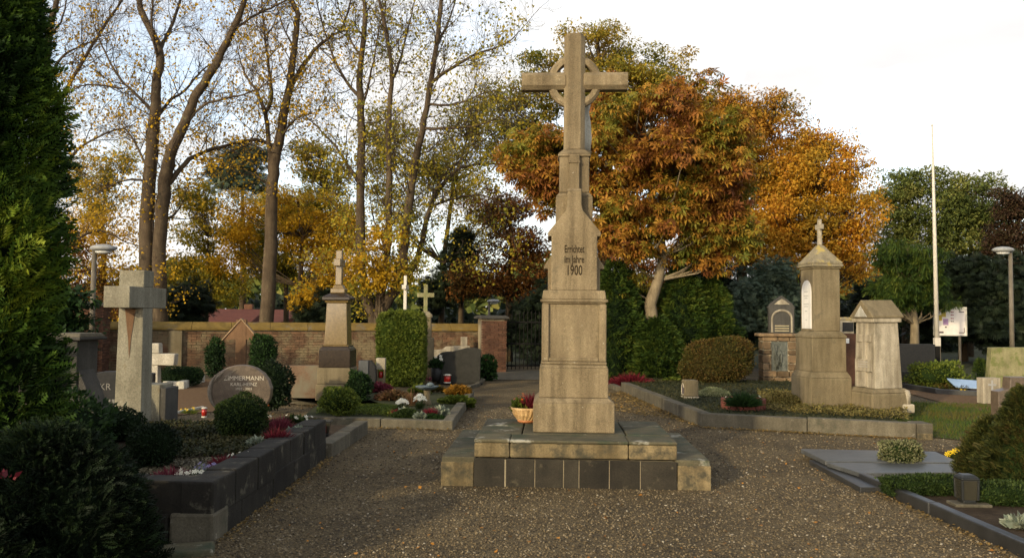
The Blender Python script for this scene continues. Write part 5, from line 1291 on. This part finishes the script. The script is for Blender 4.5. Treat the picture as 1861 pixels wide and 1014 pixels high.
def lime(label, limbs, d, seed, leaves, leafmat, group='bare lime trees behind the wall', lsize=.085, ymin=-90):
    """a tall lime nearly bare of leaves; limbs = [(picture path, radius at start, at end)]"""
    rnd = random.Random(seed); rg = np.random.default_rng(seed)
    base = D(limbs[0][0][0][0], limbs[0][0][0][1], d); base.z = 0
    t = thing('lime_tree', label, 'tree', base, 0, group)
    known = []; wood = MB(); twigs = []; tips = []
    for li, (path, r0, r1) in enumerate(limbs):
        if li == 0: off = 0.0
        else:
            q = min(known, key=lambda k: (k[0] - path[0][0]) ** 2 + (k[1] - path[0][1]) ** 2); off = q[2]
        slope = 0 if li == 0 else rnd.uniform(-1, 1)
        # smooth the traced line
        fine = []
        for i in range(len(path) - 1):
            p0 = path[max(0, i - 1)]; p1 = path[i]; p2 = path[i + 1]; p3 = path[min(len(path) - 1, i + 2)]
            for s_ in range(4):
                u = s_ / 4
                fine.append(tuple(.5 * (2 * p1[k] + (p2[k] - p0[k]) * u + (2 * p0[k] - 5 * p1[k] + 4 * p2[k] - p3[k]) * u * u + (3 * p1[k] - p0[k] - 3 * p2[k] + p3[k]) * u ** 3) for k in (0, 1)))
        fine.append(path[-1])
        pts = []; rs = []; m = len(fine); run = 0
        for i, (x, y) in enumerate(fine):
            u = i / (m - 1); o = off + slope * u * 1.8
            known.append((x, y, o)); v = D(x, y, d + o) - base
            if li == 0 and i == 0: v.z = -.1
            pts.append(v + Vector((rnd.gauss(0, .012), 0, rnd.gauss(0, .012)))); rs.append((r0 + (r1 - r0) * u) * rnd.uniform(.94, 1.07))
        wood.tube(pts, rs, 12 if r0 > .08 else 6)
        acc = 0
        for i in range(1, m):
            seg = pts[i] - pts[i - 1]; acc += seg.length
            px, py = fine[i]
            if py < ymin or (li == 0 and i < m * .35): acc = 0; continue
            step = .24 if r0 < .1 else .36
            while acc > step:
                acc -= step * rnd.uniform(.7, 1.3)
                tt = seg.normalized(); v = Vector((rnd.gauss(0, 1), rnd.gauss(0, .8), rnd.gauss(0, 1))); v = (v - tt * v.dot(tt)).normalized()
                big = rnd.random() < .5
                sprout(twigs, pts[i], (tt * .7 + v * .9).normalized(), rnd.uniform(1.3, 2.6) if big else rnd.uniform(.6, 1.3), min(rs[i] * .45, .020), 2 if big else 1, rnd, tips, .14, 7)
        sprout(twigs, pts[-1], (pts[-1] - pts[-2]).normalized(), 1.4, rs[-1] * .9, 2, rnd, tips, .1, 5)
    wood.build('trunk', 'bark', t, 0, True)
    tw = MB()
    for pts, rs, n in twigs: tw.tube(pts, rs, n, False)
    tag(tw.build('twigs', 'twig', t), kind='stuff')
    T = np.array([tuple(q) for q in tips])
    z = T[:, 2]; w = np.exp(-np.maximum(0, z - 3.0) / 3.6); w /= w.sum()
    hubs = rg.choice(len(T), max(40, leaves // 9), p=w)
    idx = hubs[rg.integers(0, len(hubs), leaves)]
    P = T[idx] + rg.normal(size=(leaves, 3)) * np.array([.17, .17, .13])
    ax = rg.normal(size=(leaves, 3)) * .6 + np.array([0, 0, -.55])
    inst('leaves', ROUND[0], ROUND[1], P, frames(ax, rg), lsize * rg.uniform(.6, 1.3, leaves), leafmat, t)
    return t
DL = 26.0
lime('bare lime tree with twin trunks above the concrete cross', [
    ([(280, 640), (270, 560), (266, 448), (271, 337), (277, 266), (282, 200), (284, 155), (290, 93), (262, 35), (253, 0), (248, -60)], .27, .06),
    ([(292, 620), (291, 540), (290, 448), (297, 355), (306, 293), (328, 240), (355, 177), (386, 129), (408, 84), (430, 40), (444, 0), (455, -60)], .24, .06),
    ([(290, 93), (300, 70), (311, 49), (328, 0), (335, -50)], .07, .03), ([(288, 110), (278, 60), (277, 0), (280, -50)], .05, .02),
    ([(426, 55), (466, 27), (500, 11), (540, -10)], .05, .02),
    ([(282, 208), (248, 173), (217, 142), (186, 84), (170, 40)], .06, .015), ([(224, 162), (177, 155), (142, 158), (118, 182)], .035, .012),
    ([(266, 330), (240, 326), (204, 337), (155, 364)], .045, .012), ([(268, 306), (248, 266), (226, 235), (190, 244), (150, 268)], .045, .012),
    ([(305, 335), (337, 297), (364, 280), (413, 264), (466, 253), (490, 262)], .085, .03),
    ([(284, 215), (311, 182), (337, 164), (368, 129), (400, 108)], .06, .02), ([(340, 222), (368, 193), (399, 182), (444, 171), (476, 158)], .055, .018),
    ([(299, 400), (318, 390), (330, 370)], .05, .02)], DL, 101, 5200, 'lime_leaf')
lime('bare lime tree with slim forked trunk left of the obelisk', [
    ([(482, 640), (487, 545), (492, 448), (494, 355), (499, 302), (508, 248), (517, 200), (528, 146), (534, 89), (541, 27), (530, 0), (525, -50)], .25, .05),
    ([(494, 330), (492, 302), (488, 248), (481, 204), (468, 169), (450, 142), (435, 110)], .11, .02), ([(481, 208), (494, 177), (490, 133), (483, 80), (477, 22), (476, -30)], .07, .02),
    ([(517, 197), (539, 138), (570, 93), (601, 67), (619, 53), (636, 9), (645, -40)], .08, .02), ([(497, 265), (460, 256), (430, 272)], .05, .02), ([(534, 89), (515, 50), (500, 0)], .04, .015),
    ([(510, 250), (540, 215), (575, 205)], .04, .015), ([(495, 345), (465, 318), (430, 305)], .04, .012)], DL + .8, 102, 4600, 'lime_leaf')
lime('multi-stemmed lime tree behind the clipped thuja block', [
    ([(684, 640), (680, 590), (664, 532), (655, 448), (656, 311), (656, 200), (654, 146), (659, 89), (663, 27), (661, 0), (662, -50)], .19, .04),
    ([(686, 620), (688, 590), (690, 545), (698, 500), (705, 448), (707, 311), (707, 222), (712, 133), (705, 80), (690, 0), (685, -50)], .15, .03),
    ([(690, 610), (697, 560), (716, 529), (730, 487), (736, 440), (745, 355), (756, 284), (765, 253), (778, 177), (792, 89), (800, 22), (805, -40)], .18, .05),
    ([(733, 492), (750, 487), (764, 450), (778, 390), (800, 342), (836, 306), (876, 299), (907, 299)], .12, .025),
    ([(654, 177), (623, 138), (601, 89), (583, 35), (570, -20)], .06, .015), ([(650, 330), (627, 293), (601, 257), (556, 213)], .07, .015),
    ([(656, 105), (630, 60), (612, 0)], .04, .015), ([(657, 200), (670, 155), (681, 100), (690, 40)], .045, .015),
    ([(711, 150), (730, 102), (740, 58), (755, 0)], .05, .015), ([(706, 80), (700, 30), (704, -20)], .035, .015),
    ([(785, 151), (827, 120), (867, 98), (920, 80), (945, 55)], .06, .012), ([(770, 235), (814, 233), (871, 228), (916, 208)], .05, .012), ([(776, 190), (830, 190), (890, 165)], .045, .012),
    ([(775, 395), (800, 330), (850, 280), (900, 240)], .05, .012), ([(785, 375), (830, 360), (876, 355), (915, 372)], .045, .012), ([(795, 80), (815, 40), (835, -20)], .045, .015),
    ([(745, 355), (725, 330), (712, 300)], .04, .015), ([(700, 450), (680, 400), (672, 360)], .04, .012)], DL - .5, 103, 15000, 'lime_green')
lime('bare lime tree at far left behind the big thuja', [
    ([(80, 640), (78, 420), (80, 250), (82, 160), (84, 102), (95, 35), (104, 0), (108, -50)], .22, .05),
    ([(84, 260), (100, 215), (111, 182), (146, 120), (177, 67), (222, 0), (240, -40)], .08, .03), ([(87, 146), (111, 106), (146, 84), (177, 73)], .05, .02),
    ([(80, 150), (66, 111), (42, 71), (31, 0), (28, -40)], .09, .03), ([(88, 70), (110, 40), (122, 0)], .04, .02), ([(80, 330), (120, 300), (142, 271), (191, 244), (231, 231)], .07, .02),
    ([(90, 60), (70, 30), (60, 0)], .03, .015), ([(80, 480), (130, 440), (180, 420), (230, 440)], .07, .02)], DL + .5, 104, 5200, 'lime_leaf')

def tree(name, label, ells, d, seed, n, size, mat, trunk, r=.2, clump=.7, shape=LEAF, group=None, cat='tree', bark='bark', flat=.6, fill=.25, per=125, droop=-.25, dd=.9):
    """a leafy tree; ells = picture ellipses (x, y, rx, ry) of crown masses, trunk = picture path, every clump of leaves hangs on its own limb"""
    rnd = random.Random(seed); rg = np.random.default_rng(seed)
    base = D(trunk[0][0], trunk[0][1], d); base.z = 0
    t = thing(name, label, cat, base, 0, group)
    s_ = d / F
    cl = []
    area = [e[2] * e[3] for e in ells]; tot = sum(area); nc = max(6, n // per)
    for e, a in zip(ells, area):
        c = D(e[0], e[1], d + rnd.uniform(-.5, .5)) - base
        k = max(3, int(nc * a / tot))
        v = unit(rg.normal(size=(k, 3))); q = (fill + (1 - fill) * rg.random((k, 1))) ** .7
        v[:, 1] -= .12
        ww = 1 + .16 * np.sin(v[:, 0] * 4 + seed) * np.sin(v[:, 2] * 5 + e[0]) + .12 * rg.normal(size=k)
        rad_ = np.array([e[2] * s_, min(e[2], e[3] * 1.3) * s_ * dd, e[3] * s_])
        cl.append(v * q * ww[:, None] * rad_ + np.array(c))
    cl = np.concatenate(cl)
    cs = clump * rg.uniform(.5, 1.3, len(cl))
    idx = rg.integers(0, len(cl), n)
    u_ = unit(rg.normal(size=(n, 3))); u_[:, 2] = u_[:, 2] * .8 + .12
    off = u_ * (.35 + .65 * rg.random((n, 1)) ** .6) * np.array([1, 1, flat])
    P = cl[idx] + off * cs[idx][:, None]
    P[:, 2] = np.maximum(P[:, 2], .1)
    ax = u_ * .7 + rg.normal(size=(n, 3)) * .5 + np.array([0, 0, droop])
    inst('crown', shape[0], shape[1], P, frames(ax, rg, (0, -.2, 1)), size * rg.uniform(.55, 1.3, n), mat, t)
    wood = MB()
    tp = [D(x, y, d) - base for x, y in trunk]; tp[0].z = -.1
    m = len(tp); wood.tube(tp, [r * (1 - .75 * i / (m - 1)) for i in range(m)], 9)
    for c in cl:
        c = Vector(c); i = min(range(1, m), key=lambda j: abs(tp[j].z - (c.z - .35 * math.hypot(c.x - tp[j].x, c.y - tp[j].y))))
        a = tp[i]
        if c.z - a.z < .35 * math.hypot(c.x - a.x, c.y - a.y): continue
        mid = a.lerp(c, .5) + Vector((rnd.gauss(0, .12), rnd.gauss(0, .12), -.08 * (c - a).length))
        wood.tube([a, mid, c], [r * .22, r * .12, .012], 4, False)
    wood.build('trunk', bark, t, 0, True)
    return t
tree('chestnut_tree', 'rust-red chestnut tree with big drooping leaves behind the cross', [(1190, 260, 150, 105), (1000, 300, 85, 72), (1290, 300, 88, 85), (1190, 365, 125, 80), (955, 285, 50, 42), (1120, 215, 80, 60), (1240, 435, 70, 45), (1320, 360, 48, 70), (1115, 410, 40, 45), (1150, 510, 22, 20), (1010, 350, 60, 40), (1150, 440, 55, 28), (1270, 395, 60, 50), (1335, 425, 45, 45), (1290, 470, 55, 30), (1060, 330, 70, 60)],
     21.2, 201, 20000, .155, 'chestnut_leaf', [(1190, 660), (1186, 590), (1182, 552), (1196, 510), (1206, 465), (1195, 400), (1180, 330), (1170, 260)], .20, .44, PALM, bark='bark_pale', flat=.7, fill=.3, per=40, droop=.0)
tree('linden_tree', 'tall yellow-green tree rising behind the top of the cross', [(1085, 85, 75, 45), (985, 112, 48, 24), (1190, 130, 70, 45), (1120, 160, 150, 60), (965, 200, 70, 60), (930, 260, 50, 60), (1225, 180, 40, 50)], 34, 202, 42000, .13, 'olive_leaf',
     [(1100, 640), (1098, 450), (1105, 300), (1100, 200), (1090, 120), (1085, 70)], .3, .58)
tree('maple_tree', 'orange maple with rounded top right of the cross', [(1370, 215, 85, 50), (1300, 220, 45, 55), (1330, 290, 80, 70), (1420, 290, 70, 60), (1380, 370, 60, 50)], 31, 203, 46000, .12, 'ochre_leaf', [(1350, 640), (1348, 480), (1355, 350), (1365, 250)], .25, .55)
tree('maple_tree', 'bright golden-orange maple behind the column monument', [(1500, 320, 80, 70), (1540, 390, 55, 70), (1420, 400, 85, 55), (1390, 460, 70, 45), (1470, 440, 85, 55), (1540, 470, 45, 55), (1490, 260, 45, 25), (1350, 440, 40, 50), (1440, 350, 60, 40)], 29.5, 204, 74000, .115, 'orange_leaf',
     [(1460, 640), (1462, 540), (1465, 440), (1480, 350), (1490, 280)], .25, .50)
tree('ash_tree', 'airy green tree left of the flagpole', [(1630, 370, 50, 65), (1670, 340, 45, 40), (1680, 420, 60, 60), (1620, 450, 40, 50)], 38, 205, 24000, .14, 'green_leaf', [(1645, 640), (1648, 500), (1650, 400), (1655, 330)], .18, .58)
tree('ash_tree', 'broad green tree right of the flagpole', [(1770, 370, 65, 50), (1740, 420, 60, 60), (1800, 430, 50, 60), (1730, 350, 30, 35)], 37, 206, 28000, .14, 'green_leaf', [(1762, 640), (1763, 500), (1765, 400)], .18, .58)
tree('copper_tree', 'dark copper-red tree at the right picture edge', [(1850, 400, 40, 60), (1815, 440, 30, 40), (1870, 480, 60, 70), (1830, 370, 22, 28)], 33, 207, 22000, .12, 'red_leaf', [(1850, 640), (1850, 500), (1852, 400)], .2, .50)
tree('weeping_tree', 'vivid green drooping conifer left of the notice board', [(1650, 475, 55, 38), (1650, 520, 60, 45), (1625, 530, 35, 35), (1690, 535, 30, 40)], 27, 208, 15000, .17, 'thuja', [(1662, 660), (1662, 590), (1655, 520), (1650, 450)], .17, .42, FROND, bark='bark_pale', droop=-.9)
tree('spruce_tree', 'bluish dark spruce behind the rubble monument tablet', [(1400, 520, 45, 35), (1380, 560, 55, 45), (1430, 575, 45, 40), (1405, 490, 25, 25)], 25, 209, 12000, .16, 'bluish_needle', [(1405, 660), (1405, 560), (1405, 480)], .15, .45, SPRAY, droop=-.4)
tree('yew_tree', 'dark yew behind the notice board', [(1740, 520, 60, 60), (1760, 580, 70, 60), (1700, 590, 50, 50)], 33, 210, 11000, .3, 'dark_needle', [(1750, 640), (1750, 560), (1750, 500)], .2, .55, SPRAY)
tree('yew_tree', 'dark yew at the right edge behind the lamp', [(1820, 540, 60, 70), (1850, 600, 60, 50), (1790, 600, 50, 40)], 31, 211, 11000, .3, 'dark_needle', [(1825, 640), (1825, 560), (1825, 500)], .2, .55, SPRAY)
tree('yew_tree', 'dark yew behind the gabled tombstone', [(1590, 560, 50, 55), (1560, 600, 50, 40), (1500, 590, 60, 45)], 33, 212, 10000, .28, 'dark_needle', [(1580, 640), (1580, 580), (1578, 520)], .2, .55, SPRAY)
tree('hazel_tree', 'rusty half-bare tree left of the memorial above the gate', [(930, 420, 65, 70), (890, 500, 60, 50), (960, 490, 50, 60), (850, 520, 40, 40), (900, 380, 50, 40)], 30, 213, 20000, .12, 'rusty_leaf', [(925, 640), (925, 540), (930, 440), (925, 370)], .16, .50)
tree('cypress_tree', 'dark green conifer between the stone cross and the gate pillar', [(840, 480, 30, 40), (830, 520, 45, 35), (845, 440, 16, 25), (800, 540, 40, 30)], 32, 214, 7000, .26, 'dark_needle', [(838, 640), (838, 520), (842, 420)], .15, .45, SPRAY)
tree('pine_tree', 'far bluish pine crown between the two bare limes', [(440, 285, 50, 25), (425, 320, 45, 25), (460, 340, 40, 25)], 42, 215, 5000, .30, 'bluish_needle', [(440, 640), (442, 450), (440, 300)], .2, .9, SPRAY)
tree('field_maple', 'low golden maple behind the wall between the limes', [(440, 400, 50, 60), (560, 430, 60, 55), (590, 480, 60, 45), (420, 470, 45, 45), (530, 370, 40, 35), (610, 400, 40, 50)], 31, 216, 17000, .115, 'lime_leaf', [(540, 640), (545, 520), (550, 430), (540, 360)], .14, .50)
tree('field_maple', 'greenish low tree behind the wall near the second lime', [(520, 400, 55, 55), (460, 440, 45, 50), (560, 390, 50, 40), (500, 480, 60, 40)], 35, 217, 28000, .12, 'lime_green', [(520, 640), (520, 500), (515, 400)], .14, .55)
tree('field_maple', 'golden shrubby maple at the foot of the multi-stemmed lime', [(690, 500, 50, 30), (650, 480, 40, 30), (720, 490, 30, 35), (700, 440, 40, 30)], 25, 218, 2600, .14, 'lime_leaf', [(690, 640), (690, 560), (692, 470)], .06, .6)
tree('field_maple', 'thin yellow tree left of the twin-trunk lime', [(190, 430, 60, 40), (150, 470, 50, 50), (210, 500, 50, 50), (150, 400, 40, 30)], 30, 219, 8000, .11, 'lime_leaf', [(190, 640), (190, 520), (192, 430)], .09, .7)
tree('field_maple', 'olive yellow crown between the multi-stemmed lime and the chestnut', [(850, 260, 60, 60), (820, 330, 60, 50), (880, 190, 50, 40), (780, 300, 50, 60), (700, 250, 50, 60), (740, 380, 50, 50), (690, 330, 40, 50), (870, 400, 40, 60)], 33, 220, 32000, .11, 'lime_green', [(800, 640), (805, 480), (825, 330), (850, 250)], .14, .55)
tree('yew_tree', 'dark evergreen behind the wall left of the roofed cross', [(330, 565, 45, 30), (310, 585, 40, 25), (350, 545, 30, 25)], 28, 221, 4500, .25, 'dark_needle', [(360, 640), (360, 590), (360, 540)], .12, .5, SPRAY)
tree('yew_tree', 'dark evergreen behind the wall near the obelisk', [(575, 565, 30, 25), (640, 570, 40, 30), (600, 550, 35, 30)], 29, 222, 4500, .25, 'dark_needle', [(600, 640), (600, 590), (600, 550)], .12, .5, SPRAY)
tree('elder_bush', 'dark bush in front of the left wall end by the thuja', [(95, 600, 50, 50), (70, 560, 45, 50), (120, 570, 30, 40)], 18.5, 223, 5000, .15, 'deep_green', [(95, 680), (95, 620), (92, 570)], .06, .6)
tree('yew_tree', 'dark conifer directly behind the iron gate', [(960, 600, 50, 40), (990, 560, 40, 50)], 29, 224, 5000, .25, 'dark_needle', [(985, 650), (985, 600), (985, 550)], .12, .5, SPRAY)

tree('field_maple', 'dim brownish crown low behind the chestnut trunk', [(1110, 450, 60, 40), (1180, 470, 70, 40), (1250, 480, 60, 40), (1150, 540, 90, 40), (1080, 520, 60, 50)], 30, 225, 14000, .13, 'rusty_leaf', [(1150, 640), (1150, 550), (1152, 460)], .14, .50)
tree('yew_tree', 'dark evergreen mass behind the clipped mound', [(1310, 560, 50, 40), (1280, 520, 50, 50), (1340, 590, 40, 40)], 27, 226, 8000, .25, 'dark_needle', [(1300, 640), (1300, 590), (1300, 530)], .12, .5, SPRAY)
tree('field_maple', 'golden low crown behind the wall right of the second lime', [(620, 500, 50, 45), (580, 540, 50, 35), (640, 420, 35, 40)], 29, 227, 9000, .12, 'lime_leaf', [(610, 640), (610, 540), (612, 450)], .1, .5)
tree('field_maple', 'sparse yellow-green crown right of the twin-trunk lime', [(380, 430, 60, 60), (350, 500, 50, 45), (400, 520, 50, 45), (360, 360, 45, 40)], 32, 228, 17000, .12, 'lime_green', [(375, 640), (376, 540), (378, 430)], .1, .5)
tree('field_maple', 'brownish bare shrubbery behind the street lamp at left', [(150, 530, 60, 50), (220, 560, 60, 40), (120, 450, 40, 40)], 28, 229, 7000, .11, 'rusty_leaf', [(170, 640), (170, 570), (165, 500)], .08, .5)
tree('field_maple', 'olive crown filling the gap between second and multi-stemmed lime', [(600, 330, 45, 55), (570, 290, 40, 40), (625, 400, 40, 45), (585, 420, 45, 40)], 36, 230, 15000, .13, 'lime_green', [(600, 640), (600, 480), (600, 350)], .12, .55)
tree('field_maple', 'thin yellow-green crown between the far-left and twin-trunk limes', [(190, 340, 50, 50), (160, 390, 45, 40), (220, 300, 35, 40), (140, 330, 35, 40)], 34, 231, 8000, .12, 'lime_green', [(185, 640), (186, 480), (190, 350)], .1, .5)
# dry leaves and grit gathered along the kerbs
P = []
for k0, k1, m_ in ((K2, K3, 900), (K1, K2, 500), (A, B, 320), (R2, R3, 260), (P1, P2, 300)):
    u_ = rg.random(m_); e_ = np.abs(rg.normal(size=m_)) * .055 + .012
    dx, dy = k1.x - k0.x, k1.y - k0.y; l_ = math.hypot(dx, dy); s_ = 1 if k0 is A else -1
    if k0 is R2: s_ = -1
    nx, ny = (dy / l_, -dx / l_)
    P.append(np.column_stack([k0.x + dx * u_ + nx * e_, k0.y + dy * u_ + ny * e_, .004 + rg.random(m_) * .012]))
P = np.concatenate(P); n = len(P); ax = rg.normal(size=(n, 3)); ax[:, 2] *= .2
o = inst('leaf_drift', ROUND[0], ROUND[1], P, frames(ax, rg, (0, 0, 1)), .026 * rg.uniform(.4, 1.4, n), 'dry_grass'); tag(o, 'dry leaves and grit gathered along the foot of the kerbs', 'leaf litter', kind='stuff')
# the wood far behind everything
rg = np.random.default_rng(77)
n = 26000
x = rg.uniform(-75, 75, n); y = 66 + rg.uniform(-3, 6, n) + x * x * .002
hmax = 4.2 + 1.3 * np.sin(x * .23 + 1) + .9 * np.sin(x * .61) + np.where(x > 12, 1.0, 0)
z = rg.random(n) ** .8 * hmax
o = inst('far_wood', ROUND[0], ROUND[1], np.column_stack([x, y, z]), frames(rg.normal(size=(n, 3)), rg), .75 * rg.uniform(.5, 1.4, n), 'green_leaf')
tag(o, 'far dark belt of woodland beyond the houses', 'woodland', kind='stuff')
n = 12000
x = rg.uniform(-26, 24, n); y = 44 + rg.uniform(-2, 3, n)
z = rg.random(n) * (2.3 + .6 * np.sin(x * .5) + .4 * np.sin(x * 1.3))
o = inst('far_hedge', ROUND[0], ROUND[1], np.column_stack([x, y, z]), frames(rg.normal(size=(n, 3)), rg), .42 * rg.uniform(.5, 1.4, n), 'dark_needle')
tag(o, 'dark overgrown hedge beyond the cemetery wall', 'hedge', kind='stuff')
